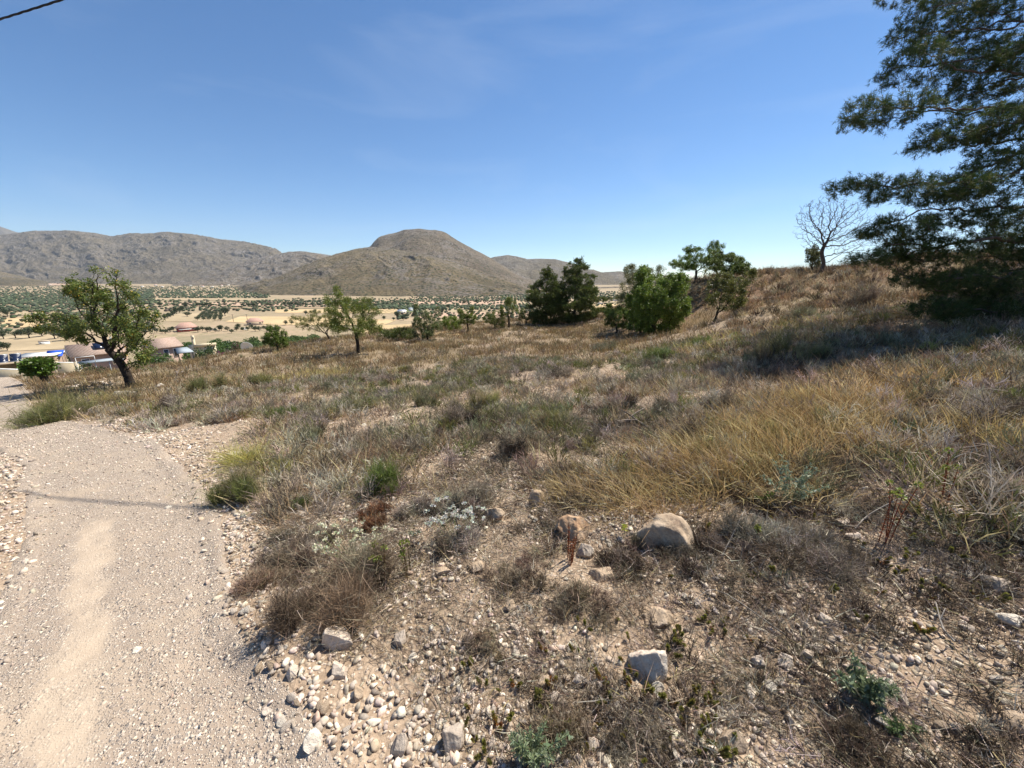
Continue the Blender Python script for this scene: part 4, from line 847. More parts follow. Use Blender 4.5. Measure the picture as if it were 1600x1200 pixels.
# --- bank: dark twigs and brown grass
x, y = gmask(19000, 6, 44, .6, 60, rg2); hm = hmacro(x, y); az = np.degrees(np.arctan2(x, y)); keep = (hm > -.2) & (az > 18) & (rg2.random(len(x)) < .9 - .6 * sst(fbm(x, y, 1.7, 3, 62), .56, .66)); x, y = x[keep], y[keep]; r_ = np.hypot(x, y); typ = rg2.random(len(x)); wv = .005 + .0006 * r_
m1 = typ < .62; cushion(SH, x[m1], y[m1], 14, .14 + .24 * rg2.random(m1.sum()), .18 + .22 * rg2.random(m1.sum()), wv[m1], DARKT + GREYT[:3] + RUST[:2] + SAGE[:2], [3, 5, 3, 2, 2, 2, 1, 4, 3, 1, 1], rg2, 5)
m2 = ~m1; tufts(G, x[m2], y[m2], 16, .22 + .2 * rg2.random(m2.sum()), wv[m2], FARR + RUST, [3, 3, 2, 2, 2, 2, 1, 2], .35, .13, rg=rg2)
# tall pale grasses on the skyline of the bank
x, y = gmask(2600, 14, 42, .6, 60, rg2); hm = hmacro(x, y); az = np.degrees(np.arctan2(x, y)); keep = (hm > .9) & (az > 22) & (az < 50); x, y = x[keep], y[keep]
tufts(G, x, y, 14, .5 + .3 * rg2.random(len(x)), .008, [(.38, .31, .2), (.3, .23, .15), (.22, .17, .12)], [2, 2, 1], .3, .14, bendk=.3, rg=rg2)
tag(mkobj('dry_grass', G.me('dry_grass', M_GRASS)), 'golden and rusty dry grass covering the field', 'grass', kind='stuff')
tag(mkobj('scrub', SH.me('scrub', M_TWIG)), 'low grey and olive twiggy scrub between the grass', 'scrub', kind='stuff')
tag(mkobj('dead_twigs', LT.me('dead_twigs', M_TWIG)), 'dead dark twigs and plant litter on the ground', 'litter', kind='stuff')
# ================================================================ shrubs and plants that stand out (one object each)
def shrub(px, py, wpx, hpx, kind, label, seed, group=None, cat='shrub', n_st=150, leafy=0):
    """px, py: foot of the shrub in the picture"""
    rg = np.random.default_rng(seed); p, t = at(px, py); k = t / F; w_ = wpx * k / 2; h_ = hpx * k * (.7 if py > 780 and kind in ('grey', 'dark', 'brown') and wpx < 180 else 1); W = .0011 + .00055 * t
    pal = {'grey': GREYT, 'dark': DARKT + GREYT[1:2], 'olive': OLIVE, 'green': GREENB, 'sage': SAGE, 'straw': STRAW, 'yellow': [(.46, .38, .12), (.36, .32, .10), (.52, .44, .2)], 'rust': [(.24, .115, .055), (.18, .09, .05), (.30, .16, .08)], 'brown': [(.21, .155, .105), (.15, .11, .075), (.29, .23, .16)]}[kind]
    root = empty({'straw': 'grass_tussock', 'yellow': 'grass_tussock'}.get(kind, 'shrub'), tuple(p)); tag(root, label, cat, group)
    z0 = np.zeros(1); a = Acc(); c = Acc(); dk = [(.10, .08, .065), (.16, .135, .115)]
    if kind in ('straw', 'yellow'):
        x = rg.normal(size=14) * w_ * .35; y = rg.normal(size=14) * w_ * .3
        tufts(a, x, y, n_st // 3, h_, W * 1.1, pal, [1] * len(pal), .5, w_ * .12, bendk=.5, rg=rg, z=x * 0); mkobj('blades', a.me('blades', M_GRASS), parent=root); return root
    ns = int(7 + rg.integers(6)); dead = kind in ('grey', 'dark', 'brown')
    for j in range(ns):
        f_ = .22 + .38 * rg.random(); xo = z0 + rg.uniform(-1, 1) * w_ * (1 - f_) * 1.3; yo = z0 + rg.uniform(-1, 1) * w_ * (1 - f_) * 1.0; hj = h_ * (.35 + .65 * rg.random()); zj = H(xo + p[0], yo + p[1]) - p[2]
        cushion(a, xo, yo, n_st // 6, hj * .85, w_ * f_, W * 1.4, pal if dead else dk, [1] * (len(pal) if dead else 2), rg, 3, zj)
        cushion(c, xo, yo, max(12, n_st * 2 // ns), hj, w_ * f_, W, pal, [1] * len(pal), rg, 14, zj, up=.2 if dead else .9)
    m_ = n_st * 3; Pn = np.stack([rg.normal(size=m_) * w_ * .55, rg.normal(size=m_) * w_ * .45, np.abs(rg.normal(size=m_)) * h_ * .35], 1); blades(c, Pn, rdir(m_, rg, .2), h_ * (.15 + .35 * rg.random(m_)), W, rg.normal(size=(m_, 3)) * h_ * .06, mixcols(pal, [1] * len(pal), m_, .2, rg), rg=rg)
    if leafy:
        m_ = leafy; q_ = rdir(m_, rg); q_[:, 2] = np.abs(q_[:, 2]); rr_ = (.55 + .5 * rg.random((m_, 1))); Pn = q_ * rr_ * np.array([w_, w_, h_]) * .95
        leaves(c, Pn, nrm(q_ * .6 + rdir(m_, rg) * .6 + [0, 0, .6]), W * 4.5, W * 1.8, mixcols(pal, [1] * len(pal), m_, .2, rg), rg)
    mkobj('stems', a.me('stems', M_TWIG), parent=root); mkobj('twigs' if kind in ('grey', 'dark', 'brown') else 'foliage', c.me('foliage', M_LEAF if kind in ('green', 'olive') else M_TWIG), parent=root); return root
SHR = [(525, 948, 180, 112, 'brown', 'large bushy brown shrub behind the round streaked boulder', 420), (440, 902, 120, 62, 'brown', 'low brown shrub at the left flank of the large bushy one, beside the path', 240),
 (462, 860, 120, 56, 'grey', 'matted grey shrub near the path edge behind the low brown one', 260), (722, 668, 78, 50, 'dark', 'dark bare wind swept shrub left of the small green topped one', 280),
 (766, 640, 50, 38, 'olive', 'green topped bush leaning behind the dark wind swept shrub', 160), (372, 778, 92, 66, 'olive', 'round olive and yellow bush at the right edge of the path', 260),
 (380, 722, 80, 46, 'yellow', 'yellow grass tussock growing over the round olive bush', 180), (598, 770, 54, 62, 'green', 'upright green bush left of the rusty dry flower head', 200),
 (484, 692, 36, 30, 'sage', 'small dark green grey bush between dead twigs in the mid field', 120), (438, 658, 46, 28, 'green', 'low vivid green bush just beyond the path bend', 140),
 (355, 658, 44, 24, 'grey', 'lilac grey cushion bush beyond the path bend, left of the vivid green one', 120), (473, 792, 34, 24, 'green', 'tiny green bush in the matted grey shrubs', 90),
 (590, 800, 46, 26, 'rust', 'rusty brown domed dry bush', 120), (580, 830, 50, 30, 'rust', 'lower rusty dry bush in front of the domed one', 120),
 (715, 856, 74, 62, 'grey', 'grey twiggy shrub with white flower heads on top', 260), (745, 792, 110, 62, 'grey', 'broad grey dead shrub at centre behind the white flowered one', 300),
 (650, 800, 76, 44, 'grey', 'grey dead shrub right of the rusty bush', 200), (640, 700, 60, 30, 'grey', 'flat grey dead shrub in front of the bare pink soil patch', 160),
 (665, 634, 36, 22, 'sage', 'small bluish green bush beside pale soil left of the dark bare shrub', 110), (650, 616, 44, 22, 'sage', 'pale green bush behind the small bluish one', 110),
 (800, 712, 44, 52, 'dark', 'dark upright shrub right of the dark wind swept shrub', 150), (1026, 562, 60, 26, 'green', 'bright green low bush in the field below the dense bushy tree', 180),
 (1000, 572, 60, 20, 'sage', 'blue green flat bush left of the bright green low bush', 140), (940, 548, 50, 18, 'sage', 'greenish low bush in the far field left of the blue green flat one', 110),
 (330, 610, 64, 34, 'olive', 'olive green bush right of the left almond tree', 150), (268, 640, 40, 30, 'dark', 'dark grey bush right of the long white boulder', 120),
 (78, 662, 110, 52, 'olive', 'olive green bush mound at the bend of the track under the left almond', 300), (140, 640, 130, 42, 'olive', 'wide olive bush in the shade of the left almond tree', 200), (150, 650, 56, 20, 'straw', 'golden brown grass patch before the long white boulder', 120),
 (260, 668, 40, 18, 'grey', 'small grey bush at the tip of the pale soil beside the path', 90), (500, 676, 40, 26, 'grey', 'grey bush behind the small dark green grey one', 110),
 (545, 716, 70, 34, 'grey', 'grey tangle left of the flat grey dead shrub', 170), (905, 700, 50, 30, 'grey', 'grey bush before the fallen branch', 120), (1068, 690, 40, 40, 'dark', 'dark shrub at the left end of the golden grass', 130),
 (1225, 800, 70, 40, 'dark', 'dark dead twig mound under the silvery thistle', 200), (1245, 862, 190, 48, 'grey', 'large grey tangle of dead twigs right of the largest tan boulder', 420), (1080, 870, 110, 46, 'dark', 'dark twig mound in front of the largest tan boulder', 240),
 (1330, 790, 100, 36, 'grey', 'grey dead twigs behind the red stemmed spurge', 240), (1540, 660, 100, 60, 'grey', 'pale grey dead bush at the right edge', 240), (1485, 640, 80, 46, 'grey', 'pale grey dead bush left of the one at the right edge', 220),
 (1215, 592, 56, 34, 'dark', 'dark bush at the lower edge of the pine shadow', 120), (1130, 640, 46, 44, 'dark', 'shaded bush at the left tip of the pine shadow', 120), (1270, 560, 50, 40, 'olive', 'olive bush inside the pine shadow', 120),
 (1170, 570, 44, 30, 'sage', 'sage bush on the slope left of the pine shadow', 110), (1130, 580, 50, 26, 'grey', 'grey bush on the slope left of the sage one', 110), (1250, 500, 60, 30, 'sage', 'sage grey bush high on the bank slope', 120),
 (1205, 560, 60, 60, 'olive', 'thin green sprig bush standing on the slope beside the shadow', 60), (1330, 480, 60, 36, 'dark', 'dark dry bush high on the bank beneath the bare tree', 120), (1100, 540, 44, 20, 'green', 'green low bush right of the bright green one', 110),
 (905, 955, 120, 60, 'brown', 'brown twiggy shrub in the middle of the stony slope', 220), (800, 900, 90, 50, 'brown', 'thin brown shrub below the flat orange brown rock', 140), (960, 880, 90, 46, 'dark', 'dark tangle beside the upright split rock', 180),
 (860, 1130, 130, 60, 'brown', 'brown wiry shrub at the bottom right of the smooth grey rock', 240), (1010, 1150, 140, 50, 'grey', 'grey wiry grass mound at the bottom centre right', 260), (1330, 1160, 150, 60, 'dark', 'dark shaded wiry mound at the bottom right', 260), (760, 1010, 80, 40, 'brown', 'wispy brown shrub right of the bare soil patch on the slope', 120),
 (860, 665, 60, 34, 'olive', 'olive grey bush right of the dark upright shrub', 120), (960, 640, 70, 30, 'grey', 'grey scrub bush behind the fallen branch', 150), (1040, 650, 60, 44, 'grey', 'grey scrub bush right of the fallen branch', 150), (560, 640, 70, 30, 'olive', 'olive bush in the middle of the left field', 140), (600, 600, 60, 22, 'grey', 'grey bush far in the left field', 110),
 (420, 600, 60, 24, 'olive', 'olive bush far in the left field', 120), (520, 610, 56, 22, 'sage', 'sage bush far in the left field beside the olive one', 110), (760, 600, 60, 22, 'sage', 'sage bush in the centre of the far field', 110), (860, 590, 70, 24, 'grey', 'lilac grey bush right of centre in the far field', 130)]
for i, s_ in enumerate(SHR): shrub(*s_[:6], 600 + i, n_st=int(s_[6] * .85))
# white and cream flower heads on two shrubs
def umbels(px, py, wpx, hpx, n_, label, seed, col=(.62, .60, .42), stem=(.20, .22, .09), name='flowering_shrub'):
    rg = np.random.default_rng(seed); p, t = at(px, py); k = t / F; w_ = wpx * k / 2; h_ = hpx * k; root = empty(name, tuple(p)); tag(root, label, 'flowering plant'); a = Acc(); b = Acc()
    tip = np.stack([rg.uniform(-1, 1, n_) * w_, rg.uniform(-.6, .6, n_) * w_, h_ * (.6 + .4 * rg.random(n_))], 1); B = tip * np.array([.3, .3, 0]); L = np.linalg.norm(tip - B, axis=1)
    blades(a, B, (tip - B) / L[:, None], L, .004, tip * 0, vary(stem, n_, .2, rg=rg), rg=rg)
    for j in range(n_):
        b = Acc(); m_ = 20; leaves(b, tip[j] + np.clip(rg.normal(size=(m_, 3)), -1.4, 1.4) * np.array([.009, .009, .002]), rdir(m_, rg, .5), .014, .010, vary(col, m_, .15, rg=rg), rg); mkobj('flower_head', b.me('flower_head', M_LEAF), parent=root)
    mkobj('stalks', a.me('stalks', M_LEAF), parent=root)
umbels(552, 868, 120, 48, 46, 'cream flowering plant behind the large bushy brown shrub', 801)
umbels(716, 845, 84, 66, 40, 'small white flowered plant over the grey twiggy shrub at centre', 802, (.60, .60, .52))
umbels(975, 840, 20, 24, 3, 'sprig with yellow flowers before the orange boulder', 803, (.55, .56, .10))
# red stemmed spurges
def spurge(px, py, hpx, n_, label, seed, red=True, top=True):
    rg = np.random.default_rng(seed); p, t = at(px, py); k = t / F; h_ = hpx * k; root = empty('spurge', tuple(p)); tag(root, label, 'spurge'); a = Acc(); b = Acc(); c = Acc()
    for j in range(n_):
        hh = h_ * (.55 + .45 * rg.random()) if j else h_; x0 = rg.normal(size=2) * .018; ln = rg.normal(size=2) * .07
        pts = [(x0[0], x0[1], -.01), (x0[0] + ln[0] * hh * .4, x0[1] + ln[1] * hh * .4, hh * .5), (x0[0] + ln[0] * hh, x0[1] + ln[1] * hh, hh)]
        nd = np.array(trunk_line(pts, hh / 12)); rr_ = np.linspace(.0032, .0018, len(nd)); branches(a, nd, np.arange(-1, len(nd) - 1), rr_, C=vary((.20, .06, .03) if red else (.14, .09, .04), 1, .1, rg=rg)[0])
        m_ = 40; q_ = rg.random(m_) ** .8; ix = (q_ * (len(nd) - 1)).astype(int); D = nrm(np.concatenate([rg.normal(size=(m_, 2)), .2 + .6 * rg.random((m_, 1))], 1))
        leaves(b, nd[ix], D, .012, .005, vary((.27, .10, .04) if red else (.16, .13, .05), m_, .2, rg=rg), rg)
        if top:
            c = Acc(); m_ = 30; D = rdir(m_, rg, .6); leaves(c, nd[-1] + D * .006, D, .018, .009, vary((.24, .27, .06), m_, .15, rg=rg), rg); mkobj('leaf_head', c.me('leaf_head', M_LEAF), parent=root)
    mkobj('stalks', a.me('stalks', M_TWIG), parent=root); mkobj('stem_leaves', b.me('stem_leaves', M_LEAF), parent=root)
spurge(1384, 846, 108, 5, 'red stemmed spurge with two tall stalks in the succulents at right', 811); spurge(1478, 790, 86, 3, 'rusty red stalked spurge right of the taller red one', 812)
spurge(590, 915, 82, 4, 'dark reddish spurge with green heads right of the cream flowers', 813, False); spurge(640, 900, 76, 4, 'brown stalked spurge with yellow tips above the bright white stone', 814, False)
spurge(888, 880, 62, 7, 'cluster of thin reddish stalks in front of the orange boulder', 815, True, False); spurge(1185, 850, 30, 3, 'short reddish sprig beside the dark twig mound', 816, True)
# leafy pale thistles
def thistle(px, py, wpx, hpx, n_, cols, L, label, seed, name='thistle', flat=False):
    rg = np.random.default_rng(seed); p, t = at(px, py); k = t / F; w_ = wpx * k / 2; h_ = hpx * k; root = empty(name, tuple(p)); tag(root, label, 'thistle'); a = Acc(); b = Acc()
    for j in range(n_):
        ang = rg.random() * 6.283; q_ = .35 + .65 * rg.random(); tip = np.array([math.cos(ang) * w_ * q_, math.sin(ang) * w_ * q_ * .7, h_ * (.45 + .6 * rg.random()) * (1 if not flat else .5)])
        nd = np.array(trunk_line([(0, 0, 0), tuple(tip * np.array([.45, .45, .6])), tuple(tip)], max(.008, np.linalg.norm(tip) / 14))); branches(a, nd, np.arange(-1, len(nd) - 1), np.full(len(nd), .0022), C=vary(cols[0], 1, .1, rg=rg)[0])
        ax = nrm(np.gradient(nd, axis=0)); ix = np.repeat(np.arange(2, len(nd)), 3); m_ = len(ix); D = nrm(ax[ix] * .5 + rdir(m_, rg, .1))
        tp = np.sin(np.linspace(.5, 2.9, len(nd)))[ix] * .8 + .3
        leaves(b, nd[ix], D, L * tp, L * .34 * tp, mixcols(cols, [1] * len(cols), m_, .12, rg), rg)
        k2 = np.repeat(np.arange(m_), 3); leaves(b, nd[ix][k2] + D[k2] * (L * tp * .4)[k2][:, None], nrm(D[k2] + rdir(len(k2), rg) * .9), L * .5, L * .13, mixcols(cols, [1] * len(cols), len(k2), .12, rg), rg)
    mkobj('stems', a.me('stems', M_LEAF), parent=root); mkobj('leaves', b.me('leaves', M_LEAF), parent=root)
PALEG = [(.24, .30, .20), (.18, .24, .15), (.32, .37, .27)]
thistle(1232, 792, 96, 84, 12, PALEG, .035, 'silvery green thistle right of the largest tan boulder', 821)
thistle(830, 1195, 120, 66, 14, [(.23, .28, .16), (.30, .35, .22), (.18, .22, .11)], .03, 'pale green spiny thistle at the bottom edge', 822)
thistle(1340, 1088, 100, 66, 9, [(.17, .21, .11), (.13, .165, .08), (.27, .31, .20)], .042, 'dark green thistle with broad toothed leaves at lower right', 823, flat=False)
thistle(1400, 1130, 80, 22, 5, [(.17, .23, .10), (.12, .17, .07)], .03, 'small creeping thistle right of the dark green broad leaved one', 824, flat=True)
thistle(880, 935, 34, 26, 5, PALEG, .022, 'tiny silvery thistle among dead twigs at centre', 825, flat=True); thistle(650, 838, 30, 20, 4, PALEG, .02, 'tiny pale green weed left of the white flowered plant', 826, flat=True)
thistle(1400, 690, 40, 36, 6, [(.09, .14, .05), (.14, .2, .08)], .035, 'small dark green weed in front of the golden grass at right', 827)
thistle(1195, 790, 50, 30, 6, [(.16, .22, .05), (.11, .17, .04)], .03, 'yellow green weed left of the silvery thistle', 828)
# succulent sprigs
def sprig_mesh(seed, tone):
    rg = np.random.default_rng(seed); s_ = Acc(); l_ = Acc(); nb = 1 + int(rg.integers(4))
    for j in range(nb):
        L = .03 + .05 * rg.random(); d = nrm(np.array([rg.normal() * .45, rg.normal() * .45, 1.])); b0 = np.array([0, 0, -.008]); nd = b0 + d * np.linspace(0, L, 6)[:, None] + np.array([0, 0, 0])
        branches(s_, nd, np.arange(-1, 5), np.full(6, .0022), C=(.11, .07, .045))
        m_ = 130; q_ = rg.random(m_) ** .6; Pn = b0 + d * (L * (.45 + .6 * q_))[:, None]; out = rdir(m_, rg); out = nrm(out - (out @ d)[:, None] * d); D = nrm(out * .8 + d * (.35 + .9 * q_[:, None] ** 2))
        C = np.array(tone) * (1 - q_[:, None]) + np.array((.30, .29, .07)) * q_[:, None] if rg.random() < .7 else np.broadcast_to(np.array(tone), (m_, 3))
        leaves(l_, Pn, D, .013, .0045, np.clip(C * (1 + .15 * rg.normal(size=(m_, 1))), .01, .8), rg)
    return s_.me('stem', M_TWIG), l_.me('leaves', M_LEAF)
SPM = [sprig_mesh(840 + i, t_) for i, t_ in enumerate([(.30, .13, .04), (.26, .21, .05), (.20, .15, .05), (.34, .14, .04), (.24, .20, .05), (.18, .17, .05)])]
SPR = [(1385, 830), (1400, 815), (1412, 850), (1430, 800), (1450, 815), (1466, 790), (1476, 806), (1490, 800), (1502, 812), (1374, 880), (1384, 892), (1396, 880), (1410, 890), (1420, 872), (1510, 800), (1522, 930), (1530, 940), (1516, 920), (1540, 936), (1526, 914), (1548, 944), (1438, 985), (1440, 995), (1350, 975), (1286, 828), (1100, 975), (1106, 990), (1115, 985), (1060, 985), (1062, 1000), (1055, 1010), (1130, 975), (1128, 1000), (1118, 1070), (1120, 1085), (1100, 1095), (990, 1075), (1010, 1085), (1040, 1090), (1050, 1100), (1065, 1110), (1080, 1100), (1075, 1140), (1110, 1130), (1090, 1155), (940, 1070), (945, 1085), (955, 1100), (1145, 970), (1210, 875), (1235, 860), (1180, 865), (905, 970), (915, 980), (960, 965), (860, 1130), (790, 1120), (775, 1140), (745, 1160), (760, 1175), (740, 1110), (885, 1150), (900, 1170), (918, 1158), (930, 1140), (720, 1150), (1430, 860), (1450, 850), (1570, 790), (1560, 820), (1500, 830), (1150, 1165), (1040, 900), (1080, 895)]
SPR += [(rg2.uniform(720, 1180), rg2.uniform(1000, 1190)) for _ in range(40)] + [(rg2.uniform(1100, 1560), rg2.uniform(790, 960)) for _ in range(26)]
for i, (a, b) in enumerate(SPR):
    p = atp(a, b); r_ = empty('succulent', tuple(p), rng.random() * 6.28, .5 + .55 * rng.random()); grp = 'small succulents growing between the stones'
    tag(r_, rel(a, b, ['orange brown', 'yellow green', 'olive', 'rusty', 'mustard', 'green'][i % 6] + ' succulent sprig'), 'succulent', grp); s_, l_ = SPM[i % 6]; mkobj('stem', s_, parent=r_); mkobj('leaves', l_, parent=r_)
# fallen branch and curved dead stems
def stick(pts, r0, label, name='fallen_branch', C=None, cat='branch', subs=()):
    a = Acc(); W_ = []
    for px, py, dz in pts: p = atp(px, py); W_.append((p[0], p[1], p[2] + dz))
    nd = np.array(trunk_line(W_, .04)); branches(a, nd, np.arange(-1, len(nd) - 1), np.linspace(r0, r0 * .45, len(nd)), C=None)
    for (i0, v) in subs:
        b0 = nd[int(i0 * (len(nd) - 1))]; n2 = b0 + np.array(v) * np.linspace(0, 1, 8)[:, None] + np.array([0, 0, 1.]) * (np.sin(np.linspace(0, 3, 8)) * .02)[:, None]; branches(a, n2, np.arange(-1, 7), np.linspace(r0 * .5, r0 * .2, 8))
    tag(mkobj(name, a.me(name, C or M_BARKG, True)), label, cat)
M_DEAD = m_simple('weathered_wood', (.30, .265, .23), .9, .35, 30, .1)
stick([(930, 664, .04), (960, 667, .05), (990, 664, .06), (1018, 674, .03)], .03, 'grey fallen branch lying in the field left of the golden grass', C=m_simple('fallen_wood', (.19, .155, .13), .9, .4, 20, .1), subs=[(.55, (.35, .25, .10)), (.35, (.3, -.1, .08)), (.8, (-.2, .2, .1))])
stick([(1128, 872, .02), (1145, 845, .07), (1160, 818, .10)], .0045, 'pale straight dead stick leaning in front of the largest tan boulder', 'dead_stem', M_DEAD)
stick([(1545, 815, .01), (1540, 790, .10), (1525, 770, .26)], .008, 'curved pale dead stem at right, beside the rusty stalked spurge', 'dead_stem', M_DEAD, subs=[(.4, (.12, .02, -.03)), (.9, (-.02, .05, .16))])
stick([(1335, 830, .02), (1355, 815, .05), (1400, 800, .10)], .005, 'thin pale dead stem behind the red stemmed spurge', 'dead_stem', M_DEAD)
stick([(1490, 1005, .01), (1470, 990, .03), (1455, 960, .07)], .006, 'twisted dead twig on bare soil at right', 'dead_stem', M_DEAD, subs=[(.5, (.06, .04, .02)), (.3, (-.08, .02, .02))])
stick([(1230, 1000, .02), (1120, 935, .05), (1075, 955, .04)], .004, 'long thin straw coloured stem above the row of three stones', 'dead_stem', M_DEAD)
# ================================================================ valley: fields, groves, houses
def plain_pt(px, py, z=PLAIN):
    d = ray(px, py); t = (z - CAMZ) / d[2]; return np.array([d[0] * t, d[1] * t]), t
FM = {}
def field(pts, col, row=0, name='field'):
    w_ = np.array([atp(a, b)[:2] for a, b in pts]); A = Acc(); c = w_.mean(0); ring = catmull(list(w_) + [w_[0]], 6)[:-1] if False else w_
    nS = 14; k = len(ring); V = []; 
    seg = np.concatenate([np.linspace(ring[i], ring[(i + 1) % k], 8, endpoint=False) for i in range(k)]); m_ = len(seg)
    for q_ in np.linspace(0, 1, nS): V.append(c + (seg - c) * q_)
    V = np.array(V).reshape(-1, 2); z = H(V[:, 0], V[:, 1]) + .02 + .0009 * np.hypot(V[:, 0], V[:, 1]) * .6
    i = np.arange(nS - 1)[:, None] * m_ + np.arange(m_)[None]; j = np.arange(nS - 1)[:, None] * m_ + (np.arange(m_)[None] + 1) % m_
    Fq = np.stack([i, j, j + m_, i + m_], 2).reshape(-1, 4)
    key = col
    if key not in FM:
        m, nt, b = mat_new('field_soil'); g = geo(nt); n1 = noise(nt, g, .03, 6, .65); n2 = noise(nt, g, .4, 4, .7)
        cc = ramp(nt, n1, [(.3, tuple(v * .8 for v in col)), (.7, tuple(min(.8, v * 1.15) for v in col))]); cc = mixc(nt, ramp(nt, n2, [(.5, (0, 0, 0)), (.7, (.4, .4, .4))]), cc, tuple(v * .6 for v in col))
        nt.links.new(cc, b.inputs['Base Color']); b.inputs['Roughness'].default_value = .95; b.inputs['Specular IOR Level'].default_value = .05; FM[key] = m
    Vv = np.concatenate([V, z[:, None]], 1); tag(mkobj(name, mesh(name, Vv, [Fq], FM[key])), kind='structure')
GOLDF = (.50, .37, .21); TANF = (.37, .29, .185); PINKF = (.44, .31, .22); BRNF = (.32, .235, .15); GRNF = (.15, .17, .08); DGRN = (.09, .115, .05)
FIELDS = [([(352, 503), (375, 495), (470, 495), (620, 500), (600, 508), (430, 508)], GOLDF), ([(600, 508), (720, 505), (720, 524), (600, 524), (560, 515)], GOLDF), ([(255, 492), (350, 487), (360, 494), (330, 503), (250, 503)], TANF),
 ([(0, 498), (60, 495), (85, 503), (60, 512), (-20, 512)], GOLDF), ([(-20, 528), (90, 522), (110, 545), (-20, 550)], TANF), ([(0, 486), (40, 482), (110, 488), (60, 492), (0, 494)], TANF),
 ([(430, 484), (620, 483), (640, 490), (430, 489)], GOLDF), ([(250, 473), (620, 474), (620, 479), (250, 478)], PINKF), ([(230, 466), (430, 467), (430, 470), (230, 469)], TANF),
 ([(590, 485), (640, 482), (660, 487), (600, 490)], GRNF), ([(640, 470), (800, 470), (830, 478), (650, 479)], PINKF), ([(660, 481), (760, 479), (820, 484), (700, 488)], TANF), ([(650, 489), (830, 487), (830, 496), (650, 498)], PINKF),
 ([(-40, 441), (110, 441), (110, 446), (-40, 448)], PINKF), ([(340, 480), (560, 480), (560, 482), (340, 482)], BRNF), ([(780, 472), (960, 468), (990, 472), (800, 478)], TANF), ([(920, 476), (1000, 474), (1000, 480), (920, 482)], GOLDF)]
for p_, c_ in FIELDS: field(p_, c_)
# orchard trees: copies of four small ones
def mini(seed, cols, nl=420):
    rg = np.random.default_rng(seed); a = Acc(); c = Acc(); nd = np.array([(0, 0, -.2), (.02, 0, .5), (.05, .03, 1.1)]); branches(a, nd, np.array([-1, 0, 1]), np.array([.16, .13, .1]))
    for j in range(4):
        q_ = np.array([(.05, .03, .9), (.05 + math.cos(j * 1.6) * .6, math.sin(j * 1.6) * .6, 1.7), (math.cos(j * 1.6) * 1.0, math.sin(j * 1.6) * 1.0, 2.4)]); branches(a, q_, np.array([-1, 0, 1]), np.array([.08, .06, .04]))
    Pn = []
    for j in range(9):
        cc = rdir(1, rg)[0] * np.array([1.0, 1.0, .55]) * (.9 + .3 * rg.random()) + np.array([0, 0, 2.1]); Pn.append(ell(nl // 9, cc, (.8, .8, .62), rg, .3))
    Pn = np.concatenate(Pn); m_ = len(Pn); leaves(c, Pn, rdir(m_, rg), .42, .26, mixcols(cols, [1] * len(cols), m_, .2, rg), rg); return a.me('trunk', M_BARK), c.me('crown', M_LEAF)
MN = {'olive': [mini(900 + i, [(.085, .105, .05), (.065, .085, .04), (.12, .14, .075)]) for i in range(3)], 'dark': [mini(910 + i, [(.04, .06, .022), (.055, .075, .028)]) for i in range(3)], 'green': [mini(920 + i, [(.075, .125, .03), (.10, .16, .04), (.06, .10, .025)]) for i in range(3)]}
rv = np.random.default_rng(77)
def mtree(px, py, s_, kind, label, grp, name='orchard_tree', jx=0, jy=0, sz=1.0, t=None):
    if t is None: p = atp(px + rv.normal() * jx, py + rv.normal() * jy)
    else: q_ = P(px, 540, t); p = np.array([q_[0], q_[1], float(H(q_[0], q_[1]))])
    sc_ = s_ * (.8 + .4 * rv.random()); r_ = empty(name, (p[0], p[1], p[2] - .1), rv.random() * 6.28, sc_); r_.scale = (sc_, sc_, sc_ * sz); tag(r_, label, 'tree', grp)
    a, c = MN[kind][int(rv.integers(3))]; mkobj('trunk', a, parent=r_); mkobj('crown', c, parent=r_)
for a, b in [(6, 530), (25, 529), (46, 529), (66, 526), (86, 530), (104, 532)]: mtree(a, b, 1.9, 'olive', 'round olive tree in the far left row, ' + ORD[[6, 25, 46, 66, 86, 104].index(a)] + ' from the left', 'olive trees in a row at far left', 'olive_tree')
for a, b, s_ in [(2, 546, 1.5), (12, 548, 1.3), (0, 493, 3), (12, 495, 2.4)]: mtree(a, b, s_ * .8, 'dark', {2: 'dark bushy tree at the left edge below the olive row, left one', 12: 'dark bushy tree just right of another below the olive row', 0: 'tall dark tree at the far left edge above the olive row'}[a] if (a, b) != (12, 495) else 'smaller dark tree right of the tall one above the olive row', 'dark trees at the left edge')
for i in range(7): mtree(258 + i * 4.5, 500 - i * 2.2, 1.5, 'dark', 'dark tree in the slanting hedge on the tan field, ' + ORD[i] + ' from the left', 'slanting hedge trees')
mtree(293, 495, 1.8, 'dark', 'lone dark bush left of the short orchard rows', None, 'lone_bush', sz=.7); mtree(352, 494, 2.2, 'dark', 'dark tree at the right end of the short orchard rows', None, 'lone_tree')
for i in range(5):
    for j in range(7): mtree(309 + i * 9 + j * 1.0 * (i - 4.5) * -.12 + j * 1.3 * (1 - i / 4.), 501 - j * 1.9, 1.0, 'olive', ORD[j] + ' tree from the front in the ' + ORD[i] + ' short orchard row from the left', 'short orchard rows')
for i in range(46): mtree(150 + i * 6.4 + rv.normal(), 520 + rv.normal() * 1.2 - (i > 22) * 3 + (i < 18) * 0, 1.0, 'dark', 'dark tree in the hedge line behind the red roofed house', 'hedge line trees', jy=.6) if 24 <= i or i < 20 else None
for i in range(120):
    mtree(rv.uniform(225, 500), 0, 1.15, 'green', 'bright green grove tree below the field edge', 'green grove trees', t=rv.uniform(72, 135))
for i in range(60): mtree(rv.uniform(240, 640), rv.uniform(477.5, 479.5), 1.2, 'dark', 'small tree in the orchard line under the middle hill', 'orchard line trees')
